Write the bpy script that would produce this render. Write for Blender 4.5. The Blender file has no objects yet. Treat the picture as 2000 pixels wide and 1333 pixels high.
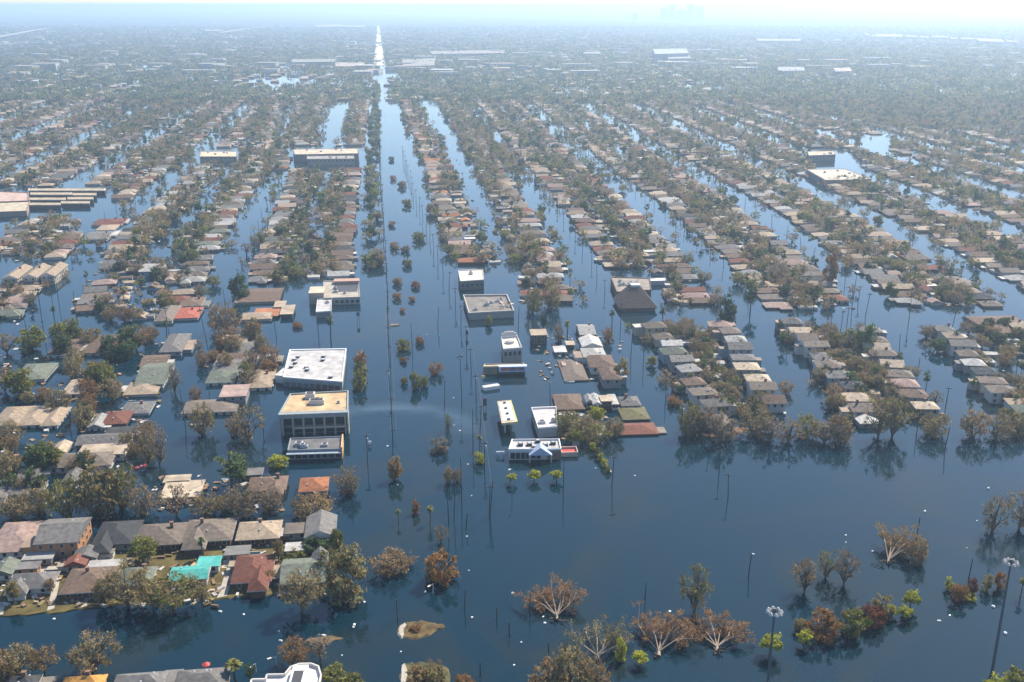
import bpy, math, random
import numpy as np
from math import radians as R, sin, cos, tan, atan2, pi, hypot

# ------------------------------------------------------------------ camera
H, FP, CX, CY = 165.0, 2000.0, 1000.0, 666.5
HORIZON = 9.0
PITCH = math.atan((CY - HORIZON) / FP)
SC = bpy.context.scene
cam = bpy.data.objects.new('camera', bpy.data.cameras.new('camera'))
SC.collection.objects.link(cam)
cam.location = (0, 0, H)
cam.rotation_euler = (pi / 2 - PITCH, 0, 0)
cam.data.sensor_width = 36.0
cam.data.lens = 36.0 * FP / 2000.0
cam.data.clip_start = 1.0
cam.data.clip_end = 60000.0
SC.camera = cam
# ------------------------------------------------------------------ sky, sun, exposure
SUN_AZ, SUN_EL = R(38.0), R(47.0)          # azimuth clockwise from the view direction
world = bpy.data.worlds.new('World'); SC.world = world; world.use_nodes = True
wn = world.node_tree; wn.nodes.clear()
wo = wn.nodes.new('ShaderNodeOutputWorld'); bg = wn.nodes.new('ShaderNodeBackground')
sk = wn.nodes.new('ShaderNodeTexSky'); sk.sky_type = 'NISHITA'; sk.sun_disc = False
sk.sun_elevation = SUN_EL; sk.sun_rotation = SUN_AZ
sk.altitude = 50; sk.air_density = 1.0; sk.dust_density = 0.5; sk.ozone_density = 4.0
bg.inputs['Strength'].default_value = 0.118
wn.links.new(sk.outputs[0], bg.inputs[0]); wn.links.new(bg.outputs[0], wo.inputs[0])
sun = bpy.data.objects.new('sun', bpy.data.lights.new('sun', 'SUN'))
SC.collection.objects.link(sun)
sun.data.energy = 5.0; sun.data.angle = R(0.53); sun.data.color = (1.0, 0.91, 0.77)
sun.rotation_euler = (pi / 2 - SUN_EL, 0, -SUN_AZ + pi)
sun.location = (500, 900, 900)
vs = SC.view_settings
vs.view_transform = 'Standard'; vs.look = 'None'; vs.exposure = 0.9; vs.gamma = 1.0
vs.use_curve_mapping = False
SC.render.engine = 'CYCLES'
SC.cycles.use_denoising = True
SC.cycles.max_bounces = 6; SC.cycles.diffuse_bounces = 2; SC.cycles.glossy_bounces = 3
SC.cycles.transmission_bounces = 2; SC.cycles.transparent_max_bounces = 4; SC.cycles.volume_bounces = 3
HAZE_DENSITY = 0.00015

# ------------------------------------------------------------------ picture <-> ground
SP, CP = sin(PITCH), cos(PITCH)
def G(px, py, z=0.0):
    u, v = px - CX, py - CY
    den = FP * SP + v * CP
    t = (H - z) / den
    return (u * t, (FP * CP - v * SP) * t)
def PX(x, y, z=0.0):
    dz = z - H
    depth = y * CP - dz * SP
    up = y * SP + dz * CP
    return (CX + FP * x / depth, CY - FP * up / depth, FP / depth)
def pxm(x, y, z=0): return PX(x, y, z)[2]
def inpoly(px, py, poly):
    c = False; j = len(poly) - 1
    for i in range(len(poly)):
        a, b = poly[i], poly[j]
        if (a[1] > py) != (b[1] > py) and px < (b[0]-a[0])*(py-a[1])/(b[1]-a[1]) + a[0]: c = not c
        j = i
    return c

# ------------------------------------------------------------------ materials
def mat(name, col=(.5,.5,.5), rough=.8, use='const', noise=0.0, nscale=.6, stretch=(1,1,1), spec=.3, trans=0.0, bump=0.0):
    """use: const colour, obj (object colour), attr (vertex attribute col), both"""
    m = bpy.data.materials.new(name); m.use_nodes = True
    t = m.node_tree; n = t.nodes; l = t.links; n.clear()
    out = n.new('ShaderNodeOutputMaterial'); bs = n.new('ShaderNodeBsdfPrincipled')
    bs.inputs['Roughness'].default_value = rough
    bs.inputs['Specular IOR Level'].default_value = spec
    src = None
    if use in ('obj', 'both'):
        oi = n.new('ShaderNodeObjectInfo'); src = oi.outputs['Color']
    if use in ('attr', 'both'):
        at = n.new('ShaderNodeAttribute'); at.attribute_name = 'col'
        if src is None: src = at.outputs['Color']
        else:
            mx = n.new('ShaderNodeMix'); mx.data_type = 'RGBA'; mx.blend_type = 'MULTIPLY'
            mx.inputs[0].default_value = 1.0
            l.new(src, mx.inputs[6]); l.new(at.outputs['Color'], mx.inputs[7]); src = mx.outputs[2]
    if src is None:
        rg = n.new('ShaderNodeRGB'); rg.outputs[0].default_value = (*col, 1); src = rg.outputs[0]
    if noise > 0:
        tc = n.new('ShaderNodeTexCoord'); mp = n.new('ShaderNodeMapping'); mp.inputs['Scale'].default_value = stretch
        oi2 = n.new('ShaderNodeObjectInfo')
        ad = n.new('ShaderNodeVectorMath'); ad.operation = 'ADD'
        sc = n.new('ShaderNodeVectorMath'); sc.operation = 'SCALE'; sc.inputs[3].default_value = 1.0
        cmb = n.new('ShaderNodeCombineXYZ')
        ml = n.new('ShaderNodeMath'); ml.operation = 'MULTIPLY'; ml.inputs[1].default_value = 97.0
        l.new(oi2.outputs['Random'], ml.inputs[0]); l.new(ml.outputs[0], cmb.inputs[0]); l.new(ml.outputs[0], cmb.inputs[1])
        l.new(tc.outputs['Object'], mp.inputs[0]); l.new(mp.outputs[0], ad.inputs[0]); l.new(cmb.outputs[0], ad.inputs[1])
        nz = n.new('ShaderNodeTexNoise'); nz.inputs['Scale'].default_value = nscale
        nz.inputs['Detail'].default_value = 6; nz.inputs['Roughness'].default_value = .65
        l.new(ad.outputs[0], nz.inputs['Vector'])
        mr = n.new('ShaderNodeMapRange'); mr.inputs[1].default_value = .3; mr.inputs[2].default_value = .7
        mr.inputs[3].default_value = 1 - noise; mr.inputs[4].default_value = 1 + noise * .8
        l.new(nz.outputs['Fac'], mr.inputs[0])
        vm = n.new('ShaderNodeVectorMath'); vm.operation = 'SCALE'
        l.new(src, vm.inputs[0]); l.new(mr.outputs[0], vm.inputs[3]); src = vm.outputs[0]
        if bump:
            bp = n.new('ShaderNodeBump'); bp.inputs['Strength'].default_value = bump; bp.inputs['Distance'].default_value = .1
            l.new(nz.outputs['Fac'], bp.inputs['Height']); l.new(bp.outputs[0], bs.inputs['Normal'])
    l.new(src, bs.inputs['Base Color'])
    if trans > 0:
        tr = n.new('ShaderNodeBsdfTranslucent'); ms = n.new('ShaderNodeMixShader'); ms.inputs[0].default_value = trans
        l.new(src, tr.inputs[0]); l.new(bs.outputs[0], ms.inputs[1]); l.new(tr.outputs[0], ms.inputs[2]); l.new(ms.outputs[0], out.inputs[0])
    else:
        l.new(bs.outputs[0], out.inputs[0])
    return m

M = {}
M['roof'] = mat('shingle_roof', rough=.85, use='obj', noise=.42, nscale=.7, stretch=(1, 1, 1), spec=.15)
M['flat'] = mat('flat_roof', rough=.8, use='obj', noise=.4, nscale=.2, spec=.2)
M['wall'] = mat('wall_paint', rough=.8, use='obj', noise=.18, nscale=.8, spec=.2)
M['house_wall_far'] = mat('wall_paint_far', rough=.85, use='attr', spec=.15)
M['house_roof_far'] = mat('shingle_roof_far', rough=.85, use='attr', noise=.2, nscale=.4, spec=.15)
M['leaf'] = mat('leaves', rough=.75, use='both', spec=.15, trans=.4)
M['twig'] = mat('twigs', (.28, .2, .13), .9, spec=.1)
M['bark'] = mat('bark', (.11, .085, .065), .95, noise=.3, nscale=2.0, spec=.1)
M['palebark'] = mat('pale_bark', (.36, .275, .2), .9, noise=.2, nscale=2.0, spec=.1)
M['glass'] = mat('dark_glass', (.02, .025, .03), .15, spec=.5)
M['white'] = mat('white_trim', (.48, .46, .43), .6)
M['pole'] = mat('creosote_wood', (.06, .05, .043), .9, noise=.25, nscale=1.0)
M['steel'] = mat('painted_steel', (.09, .1, .11), .5)
M['wire'] = mat('cable', (.04, .04, .04), .6)
M['metal'] = mat('galvanised_metal', (.38, .39, .4), .5, noise=.15, nscale=1.0)
M['vent'] = mat('dark_vent', (.05, .05, .055), .6)
M['concrete'] = mat('concrete', (.34, .31, .26), .9, noise=.2, nscale=.6)
M['asphalt'] = mat('asphalt', (.06, .06, .06), .9, noise=.2, nscale=.5)
M['lawn'] = mat('muddy_lawn', (.105, .085, .035), .95, noise=.55, nscale=.16, spec=.05)
M['paint'] = mat('object_paint', rough=.55, use='obj', noise=.1, nscale=1.5)
M['red'] = mat('red_paint', (.45, .06, .05), .6)
M['blue'] = mat('blue_trim', (.09, .16, .42), .6)
M['debris'] = mat('floating_rubbish', (.75, .75, .72), .7)
M['pool'] = mat('pool_water', (.02, .035, .045), .1)

# ------------------------------------------------------------------ mesh helpers
class MB:
    def __init__(s): s.v = []; s.f = []; s.mi = []
    def face(s, pts, mi=0):
        i = len(s.v); s.v += [tuple(p) for p in pts]; s.f.append(tuple(range(i, i + len(pts)))); s.mi.append(mi)
    def box(s, x0, y0, z0, x1, y1, z1, mi=0, bottom=True):
        i = len(s.v)
        s.v += [(x0,y0,z0),(x1,y0,z0),(x1,y1,z0),(x0,y1,z0),(x0,y0,z1),(x1,y0,z1),(x1,y1,z1),(x0,y1,z1)]
        fs = [(4,5,6,7),(0,1,5,4),(1,2,6,5),(2,3,7,6),(3,0,4,7)] + ([(3,2,1,0)] if bottom else [])
        for f in fs: s.f.append(tuple(i + k for k in f)); s.mi.append(mi)
    def prism(s, pts, z0, z1, mi=0, top=True, bottom=False, sides=True):
        n = len(pts); i = len(s.v)
        s.v += [(p[0], p[1], z0) for p in pts] + [(p[0], p[1], z1) for p in pts]
        if sides:
            for k in range(n):
                s.f.append((i+k, i+(k+1)%n, i+n+(k+1)%n, i+n+k)); s.mi.append(mi)
        if top: s.f.append(tuple(i+n+k for k in range(n))); s.mi.append(mi)
        if bottom: s.f.append(tuple(i+n-1-k for k in range(n))); s.mi.append(mi)
    def tube(s, a, b, r0, r1, n=5, mi=0, cap=True):
        a = np.array(a, float); b = np.array(b, float); d = b - a; L = np.linalg.norm(d)
        if L < 1e-6: return
        d /= L; u = np.cross(d, (0,0,1.0) if abs(d[2]) < .9 else (1.0,0,0)); u /= np.linalg.norm(u); w = np.cross(d, u)
        i = len(s.v)
        for c, r in ((a, r0), (b, r1)):
            for k in range(n):
                t = 2*pi*k/n; p = c + r*(cos(t)*u + sin(t)*w); s.v.append(tuple(p))
        for k in range(n):
            s.f.append((i+k, i+(k+1)%n, i+n+(k+1)%n, i+n+k)); s.mi.append(mi)
        if cap: s.f.append(tuple(i+n+k for k in range(n))); s.mi.append(mi)
    def mesh(s, name, mats):
        m = bpy.data.meshes.new(name); m.from_pydata(s.v, [], s.f)
        for x in (mats if isinstance(mats, (list, tuple)) else [mats]): m.materials.append(x)
        if any(s.mi): m.polygons.foreach_set('material_index', s.mi)
        m.update(); return m

COL = SC.collection
def link(name, mesh, parent=None, loc=None, rz=None, color=None):
    o = bpy.data.objects.new(name, mesh); COL.objects.link(o)
    if parent is not None: o.parent = parent
    if loc is not None: o.location = loc
    if rz is not None: o.rotation_euler = (0, 0, rz)
    if color is not None: o.color = (*color, 1)
    return o
def tag(o, label, cat, group=None):
    o['label'] = label; o['category'] = cat
    if group: o['group'] = group
    return o
def thing(name, label, cat, loc=(0,0,0), rz=0, group=None):
    o = bpy.data.objects.new(name, None); COL.objects.link(o); o.location = loc; o.rotation_euler = (0,0,rz)
    o.empty_display_size = .5
    return tag(o, label, cat, group)
def structure(name, mesh, loc=None):
    o = link(name, mesh, loc=loc); o['kind'] = 'structure'; return o
OW = ['first','second','third','fourth','fifth','sixth','seventh','eighth','ninth','tenth','eleventh','twelfth','thirteenth']
def ordn(n): return f"{n}{'th' if 10 <= n % 100 <= 20 else {1:'st',2:'nd',3:'rd'}.get(n % 10, 'th')}"

# colours (albedo)
RC = {'grey': (.175,.165,.155), 'brown': (.165,.115,.085), 'dark grey': (.062,.064,.066), 'tan': (.36,.28,.2), 'grey-brown': (.19,.155,.125),
      'red-brown': (.19,.08,.055), 'red': (.42,.13,.085), 'pink-grey': (.36,.255,.215), 'pale grey': (.36,.345,.32), 'white': (.48,.46,.43),
      'green-grey': (.15,.165,.13), 'orange-brown': (.36,.15,.07), 'orange': (.6,.3,.08), 'mossy brown': (.13,.12,.06), 'turquoise': (.09,.41,.36), 'beige': (.46,.37,.27)}
WC = {'white': (.62,.6,.55), 'cream': (.5,.45,.35), 'brick': (.15,.085,.06), 'grey': (.3,.3,.29), 'blue': (.3,.37,.42), 'tan': (.36,.29,.21), 'dark': (.12,.1,.085), 'orange': (.5,.25,.12)}

RC = {k: tuple(.8*x for x in v) for k, v in RC.items()}; WC = {k: tuple(.75*x for x in v) for k, v in WC.items()}

# ------------------------------------------------------------------ the setting
def build_setting():
    w = MB(); w.face([(-40000,-3000,0),(40000,-3000,0),(40000,45000,0),(-40000,45000,0)])
    m = bpy.data.materials.new('flood_water'); m.use_nodes = True
    t = m.node_tree; n = t.nodes; l = t.links; n.clear()
    out = n.new('ShaderNodeOutputMaterial'); bs = n.new('ShaderNodeBsdfPrincipled'); l.new(bs.outputs[0], out.inputs[0])
    bs.inputs['Base Color'].default_value = (.003, .013, .019, 1); bs.inputs['IOR'].default_value = 1.33
    bs.inputs['Specular IOR Level'].default_value = .5
    mx = n.new('ShaderNodeMix'); mx.data_type = 'RGBA'; mx.inputs[6].default_value = (.002, .017, .028, 1); mx.inputs[7].default_value = (.013, .02, .018, 1)
    tc = n.new('ShaderNodeTexCoord')
    silt = n.new('ShaderNodeTexNoise'); silt.inputs['Scale'].default_value = .018; silt.inputs['Detail'].default_value = 7; silt.inputs['Distortion'].default_value = 1.2
    l.new(tc.outputs['Object'], silt.inputs['Vector'])
    sr = n.new('ShaderNodeMapRange'); sr.inputs[1].default_value = .47; sr.inputs[2].default_value = .72; l.new(silt.outputs['Fac'], sr.inputs[0])
    l.new(sr.outputs[0], mx.inputs[0]); l.new(mx.outputs[2], bs.inputs['Base Color'])
    big = n.new('ShaderNodeTexNoise'); big.inputs['Scale'].default_value = .012; big.inputs['Detail'].default_value = 4
    mp = n.new('ShaderNodeMapping'); mp.inputs['Scale'].default_value = (1, .45, 1)
    l.new(tc.outputs['Object'], mp.inputs[0]); l.new(mp.outputs[0], big.inputs['Vector'])
    mr = n.new('ShaderNodeMapRange'); mr.inputs[1].default_value = .42; mr.inputs[2].default_value = .68
    mr.inputs[3].default_value = .02; mr.inputs[4].default_value = .13
    l.new(big.outputs['Fac'], mr.inputs[0]); rough_src = mr.outputs[0]
    wv = n.new('ShaderNodeTexNoise'); wv.inputs['Scale'].default_value = .55; wv.inputs['Detail'].default_value = 3
    l.new(tc.outputs['Object'], wv.inputs['Vector'])
    # wakes of boats: arcs of small waves spreading from two places on the water
    def ripple(cx, cy, radius, wl):
        sub = n.new('ShaderNodeVectorMath'); sub.operation = 'SUBTRACT'; sub.inputs[1].default_value = (cx, cy, 0)
        l.new(tc.outputs['Object'], sub.inputs[0])
        ln = n.new('ShaderNodeVectorMath'); ln.operation = 'LENGTH'; l.new(sub.outputs[0], ln.inputs[0])
        ad = n.new('ShaderNodeMath'); ad.operation = 'MULTIPLY_ADD'; ad.inputs[1].default_value = 16.0
        l.new(big.outputs['Fac'], ad.inputs[0]); l.new(ln.outputs['Value'], ad.inputs[2])
        mu = n.new('ShaderNodeMath'); mu.operation = 'MULTIPLY'; mu.inputs[1].default_value = 2*pi/wl; l.new(ad.outputs[0], mu.inputs[0])
        si = n.new('ShaderNodeMath'); si.operation = 'SINE'; l.new(mu.outputs[0], si.inputs[0])
        fa = n.new('ShaderNodeMapRange'); fa.inputs[1].default_value = radius*.35; fa.inputs[2].default_value = radius
        fa.inputs[3].default_value = 1.0; fa.inputs[4].default_value = 0.0; l.new(ln.outputs['Value'], fa.inputs[0])
        pr = n.new('ShaderNodeMath'); pr.operation = 'MULTIPLY'; l.new(si.outputs[0], pr.inputs[0]); l.new(fa.outputs[0], pr.inputs[1])
        return pr.outputs[0]
    r1 = ripple(*G(1205, 792), 30, 3.0); r2 = ripple(*G(600, 840), 62, 5.0)
    # the curved wake: a band of broken water along an arc, fading at both ends
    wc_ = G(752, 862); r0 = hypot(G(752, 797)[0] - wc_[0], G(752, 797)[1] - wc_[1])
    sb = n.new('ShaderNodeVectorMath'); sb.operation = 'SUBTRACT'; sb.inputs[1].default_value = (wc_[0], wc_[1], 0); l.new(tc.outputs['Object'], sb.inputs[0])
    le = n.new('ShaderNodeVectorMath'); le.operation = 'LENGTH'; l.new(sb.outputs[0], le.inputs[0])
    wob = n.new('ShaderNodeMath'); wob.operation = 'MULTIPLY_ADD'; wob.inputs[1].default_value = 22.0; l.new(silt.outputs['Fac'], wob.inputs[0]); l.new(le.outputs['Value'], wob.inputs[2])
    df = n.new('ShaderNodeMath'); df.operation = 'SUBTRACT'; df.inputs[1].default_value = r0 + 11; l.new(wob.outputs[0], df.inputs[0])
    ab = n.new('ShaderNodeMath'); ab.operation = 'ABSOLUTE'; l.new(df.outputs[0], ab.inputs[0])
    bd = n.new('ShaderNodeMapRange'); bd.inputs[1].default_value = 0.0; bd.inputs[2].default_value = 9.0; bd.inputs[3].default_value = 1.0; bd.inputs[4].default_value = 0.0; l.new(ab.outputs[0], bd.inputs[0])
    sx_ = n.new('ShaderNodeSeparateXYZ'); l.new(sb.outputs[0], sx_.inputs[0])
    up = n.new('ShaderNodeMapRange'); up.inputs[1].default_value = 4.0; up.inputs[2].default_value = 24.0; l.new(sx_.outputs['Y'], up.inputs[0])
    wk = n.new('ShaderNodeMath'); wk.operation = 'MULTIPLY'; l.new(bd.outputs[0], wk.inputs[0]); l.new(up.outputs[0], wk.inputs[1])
    ra = n.new('ShaderNodeMath'); ra.operation = 'MULTIPLY_ADD'; ra.inputs[1].default_value = .1; l.new(wk.outputs[0], ra.inputs[0]); l.new(rough_src, ra.inputs[2]); l.new(ra.outputs[0], bs.inputs['Roughness'])
    # brighter sky reflected by the wake's ripples, painted as a paler base colour
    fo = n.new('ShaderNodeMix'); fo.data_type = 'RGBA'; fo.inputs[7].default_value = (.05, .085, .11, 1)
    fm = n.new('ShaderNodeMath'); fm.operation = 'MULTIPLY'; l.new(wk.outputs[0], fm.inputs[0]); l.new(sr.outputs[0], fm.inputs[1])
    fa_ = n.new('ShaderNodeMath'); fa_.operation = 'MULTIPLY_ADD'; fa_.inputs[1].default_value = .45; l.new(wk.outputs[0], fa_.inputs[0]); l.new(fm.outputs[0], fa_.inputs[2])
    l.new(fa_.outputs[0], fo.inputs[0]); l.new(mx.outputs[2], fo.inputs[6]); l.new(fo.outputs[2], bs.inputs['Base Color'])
    s1 = n.new('ShaderNodeMath'); s1.operation = 'ADD'; l.new(r1, s1.inputs[0]); l.new(r2, s1.inputs[1])
    s2 = n.new('ShaderNodeMath'); s2.operation = 'MULTIPLY_ADD'; s2.inputs[1].default_value = .75; l.new(s1.outputs[0], s2.inputs[0])
    l.new(wv.outputs['Fac'], s2.inputs[2])
    bp = n.new('ShaderNodeBump'); bp.inputs['Strength'].default_value = .16; bp.inputs['Distance'].default_value = .12
    l.new(s2.outputs[0], bp.inputs['Height']); l.new(bp.outputs[0], bs.inputs['Normal'])
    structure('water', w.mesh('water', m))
    # the submerged bed of the town, a sheet under all the water
    g = MB(); g.face([(-40000,-3000,-2.4),(40000,-3000,-2.4),(40000,45000,-2.4),(-40000,45000,-2.4)])
    structure('ground', g.mesh('ground', M['asphalt']))
    # dry wooded land beyond the flood
    gm = bpy.data.materials.new('far_land'); gm.use_nodes = True
    t = gm.node_tree; n = t.nodes; l = t.links; bs = n['Principled BSDF']; bs.inputs['Roughness'].default_value = .95
    bs.inputs['Specular IOR Level'].default_value = .05
    tc = n.new('ShaderNodeTexCoord'); nz = n.new('ShaderNodeTexNoise'); nz.inputs['Scale'].default_value = .03; nz.inputs['Detail'].default_value = 8
    l.new(tc.outputs['Object'], nz.inputs['Vector'])
    cr = n.new('ShaderNodeValToRGB'); cr.color_ramp.elements[0].position = .35; cr.color_ramp.elements[1].position = .72
    cr.color_ramp.elements[0].color = (.028,.036,.02,1); cr.color_ramp.elements[1].color = (.12,.11,.085,1)
    l.new(nz.outputs['Fac'], cr.inputs[0]); l.new(cr.outputs[0], bs.inputs['Base Color'])
    g = MB()
    yl = G(1000, 128)[1]
    g.prism([(-39000, yl+300), (-3000, yl+200), (-700, yl), (-330, yl+350), (-240, yl+380), (200, yl-150), (3000, yl-700), (39000, yl-700), (39000, 44000), (-39000, 44000)], -2.3, .45)
    structure('land', g.mesh('land', gm))
    # the air
    h = MB(); h.box(-26000, -2500, -4, 26000, 30000, 173)
    hm = bpy.data.materials.new('hazy_air'); hm.use_nodes = True
    t = hm.node_tree; t.nodes.clear(); out = t.nodes.new('ShaderNodeOutputMaterial'); pv = t.nodes.new('ShaderNodeVolumePrincipled')
    pv.inputs['Color'].default_value = (.62, .80, 1.0, 1); pv.inputs['Density'].default_value = HAZE_DENSITY; pv.inputs['Anisotropy'].default_value = .5
    t.links.new(pv.outputs[0], out.inputs['Volume'])
    o = link('haze', h.mesh('haze', hm)); o['kind'] = 'stuff'; o['label'] = 'pale blue haze hanging over the flooded town'
build_setting()

# ------------------------------------------------------------------ houses
def house_meshes(w, d, wh, rise, kind, over=.55, base=-1.2):
    """w along x, d along y; kind: hip, gable (ridge along x), gabley (ridge along y), flat, pyramid, cross"""
    a, b = w/2, d/2; wl = MB(); rf = MB()
    A, B = a+over, b+over; z = wh; th = .26
    wl.prism([(-a,-b),(a,-b),(a,b),(-a,b)], base, wh-.02, top=False)
    def eaves(A, B, cx=0, cy=0):
        pts = [(cx-A,cy-B),(cx+A,cy-B),(cx+A,cy+B),(cx-A,cy+B)]
        rf.prism(pts, z-th, z, mi=1, top=False, bottom=True)
        return [(p[0],p[1],z) for p in pts]
    if kind == 'flat':
        e = eaves(A, B); rf.face(e)
        return wl, rf
    e = eaves(A, B)
    zr = z + rise
    if kind in ('hip', 'pyramid', 'cross'):
        if kind == 'pyramid' : k = 0.6 if w >= d else .6
        if w >= d:
            r = max(A - B, .4); p, q = (-r,0,zr), (r,0,zr)
            rf.face([e[0],e[1],q,p]); rf.face([e[2],e[3],p,q]); rf.face([e[1],e[2],q]); rf.face([e[3],e[0],p])
        else:
            r = max(B - A, .4); p, q = (0,-r,zr), (0,r,zr)
            rf.face([e[1],e[2],q,p]); rf.face([e[3],e[0],p,q]); rf.face([e[0],e[1],p]); rf.face([e[2],e[3],q])
        if kind == 'cross':
            # front wing with a hipped end towards -y
            ww = w*.42; cx = w*.24 if (int(w*10) % 2) else -w*.24; ln = d*.34
            y0 = -b - ln
            wl.prism([(cx-ww/2,y0),(cx+ww/2,y0),(cx+ww/2,-b+.05),(cx-ww/2,-b+.05)], base, wh-.02, top=False)
            A2 = ww/2+over; yy0 = y0-over; zr2 = z + rise*.86
            rf.prism([(cx-A2,yy0),(cx+A2,yy0),(cx+A2,-B-.003),(cx-A2,-B-.003)], z-th, z, mi=1, top=False, bottom=True)
            p0, p1 = (cx, yy0+A2*.9, zr2), (cx, -B*.12, zr2)
            f0, f1, k1, k0 = (cx-A2,yy0,z), (cx+A2,yy0,z), (cx+A2,-B+.3,z+.02), (cx-A2,-B+.3,z+.02)
            rf.face([f0,f1,p0]); rf.face([f1,k1,p1,p0]); rf.face([k0,f0,p0,p1])
    elif kind == 'gable':
        p, q = (-A,0,zr), (A,0,zr)
        rf.face([e[0],e[1],q,p]); rf.face([e[2],e[3],p,q]); rf.face([e[1],e[2],q],1); rf.face([e[3],e[0],p],1)
    elif kind == 'gabley':
        p, q = (0,-B,zr), (0,B,zr)
        rf.face([e[1],e[2],q,p]); rf.face([e[3],e[0],p,q]); rf.face([e[0],e[1],p],1); rf.face([e[2],e[3],q],1)
    return wl, rf

WIN = {}
def window_mesh(w, h):
    k = (round(w,1), round(h,1))
    if k not in WIN:
        b = MB(); b.box(-w/2-.1,-.05,-.1, w/2+.1,.02,h+.1); p = MB(); p.box(-w/2,-.07,0,w/2,-.051,h)
        WIN[k] = (b.mesh('window', M['white']), p.mesh('pane', M['glass']))
    return WIN[k]
def add_window(parent, loc, rz, w=1.0, h=1.3):
    f, p = window_mesh(w, h)
    o = link('window', f, parent, loc, rz); link('pane', p, o)
    return o
VENTM = None
def vent_mesh():
    global VENTM
    if VENTM is None:
        b = MB(); b.tube((0,0,-.3),(0,0,.5),.22,.22,6); b.tube((0,0,.5),(0,0,.68),.36,.12,6); VENTM = b.mesh('roof_vent', M['metal'])
    return VENTM
CHIM = None
def chimney_mesh():
    global CHIM
    if CHIM is None:
        b = MB(); b.box(-.5,-.4,-1.5,.5,.4,1.1); b.box(-.6,-.5,1.1,.6,.5,1.3); CHIM = b.mesh('chimney', mat('chimney_brick',(.2,.11,.08),.9,noise=.2,nscale=3))
    return CHIM
N_HOUSE = 0
def house(x, y, rz, w, d, wh, rise, kind, rc, wc, label, rng, detail=2, group=None, cat='house', base=-1.2, name='house', over=.55):
    global N_HOUSE
    N_HOUSE += 1
    t = thing(name, label, cat, (x, y, 0), rz, group)
    wl, rf = house_meshes(w, d, wh, rise, kind, base=base, over=over)
    v = rng.uniform(.86, 1.14)
    link('wall', wl.mesh('wall', M['wall']), t, color=WC[wc])
    ro = link('roof', rf.mesh('roof', [M['flat'] if kind == 'flat' else M['roof'], M['white'] if rng.random() < .35 else M['wall']]), t, color=tuple(min(.85, c*v) for c in RC[rc]))
    if detail >= 1 and kind != 'flat':
        for _ in range(rng.choice([0,1,1,2,3]) if detail >= 2 else rng.choice([0,1])): link('roof_vent', vent_mesh(), ro, (rng.uniform(-.3,.3)*w, (.22 if rng.random() < .4 else -.25)*d, wh + rise*.45))
        if rng.random() < .3: link('chimney', chimney_mesh(), ro, (rng.uniform(-.3,.3)*w, .12*d, wh + rise*.85))
    if kind != 'flat' and rng.random() < .45 and name == 'house':
        sx = rng.choice((-1, 1)); ew, ed = rng.uniform(2.5, 4.5), d*rng.uniform(.35, .7); eh = wh*rng.uniform(.8, .93); y0 = rng.uniform(-.5, .1)*d
        k = MB(); x0, x1 = sorted((sx*(w/2 - .3), sx*(w/2 + ew))); k.box(x0, y0, base, x1, y0 + ed, eh - .3); e = link('extension', k.mesh('extension', M['wall']), t, color=WC[wc])
        k = MB(); k.box(x0 - .3, y0 - .3, eh - .297, x1 + .3, y0 + ed + .3, eh - .12); link('extension_roof', k.mesh('extension_roof', M['flat']), e, color=rng.choice([(.35,.33,.3),(.2,.17,.14),(.42,.4,.36),(.27,.2,.15),(.15,.14,.13)]))
    if detail >= 2 and wh > 1.5:
        hh = 1.25 if wh < 3.4 else 1.35
        floors = [wh - hh - .55] if wh < 5 else [wh - hh - .6, wh - hh - 3.2]
        for z in floors:
            n = max(2, int(w / 3.0))
            for i in range(n): add_window(t, ((i + .5) * w / n - w/2, -d/2 - .02, z), 0, 1.1, hh)
            n = max(1, int(d / 3.6))
            for i in range(n): add_window(t, (w/2 + .02, (i + .5) * d / n - d/2, z), pi/2, 1.0, hh)
    return t

# ------------------------------------------------------------------ trees
def leaf_quads(rg, centers, per, rad, size, flat=.7):
    V = []
    for c, r in zip(centers, rad):
        p = rg.normal(0, 1, (per, 3)); p /= np.linalg.norm(p, axis=1)[:, None] + 1e-6
        p *= (rg.random(per) ** .45)[:, None] * r; p[:, 2] *= flat
        p += c
        u = rg.normal(0, 1, (per, 3)); u /= np.linalg.norm(u, axis=1)[:, None]
        w = np.cross(u, rg.normal(0, 1, (per, 3))); w /= np.linalg.norm(w, axis=1)[:, None]
        s = size * (.55 + .9 * rg.random(per))[:, None]
        V.append(np.stack([p - u*s - w*s*.5, p + u*s*.9 - w*s*.6, p + u*s + w*s*.55, p - u*s*.8 + w*s*.6], 1))
    return np.concatenate(V)
def crown_centers(rg, n, rx, rz, zc, hollow=.35):
    p = rg.normal(0, 1, (n, 3)); p /= np.linalg.norm(p, axis=1)[:, None]
    p *= (hollow + (1 - hollow) * rg.random(n) ** .5)[:, None]
    p *= (rx, rx, rz); p[:, 2] += zc; return p
class Proto: pass
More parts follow.
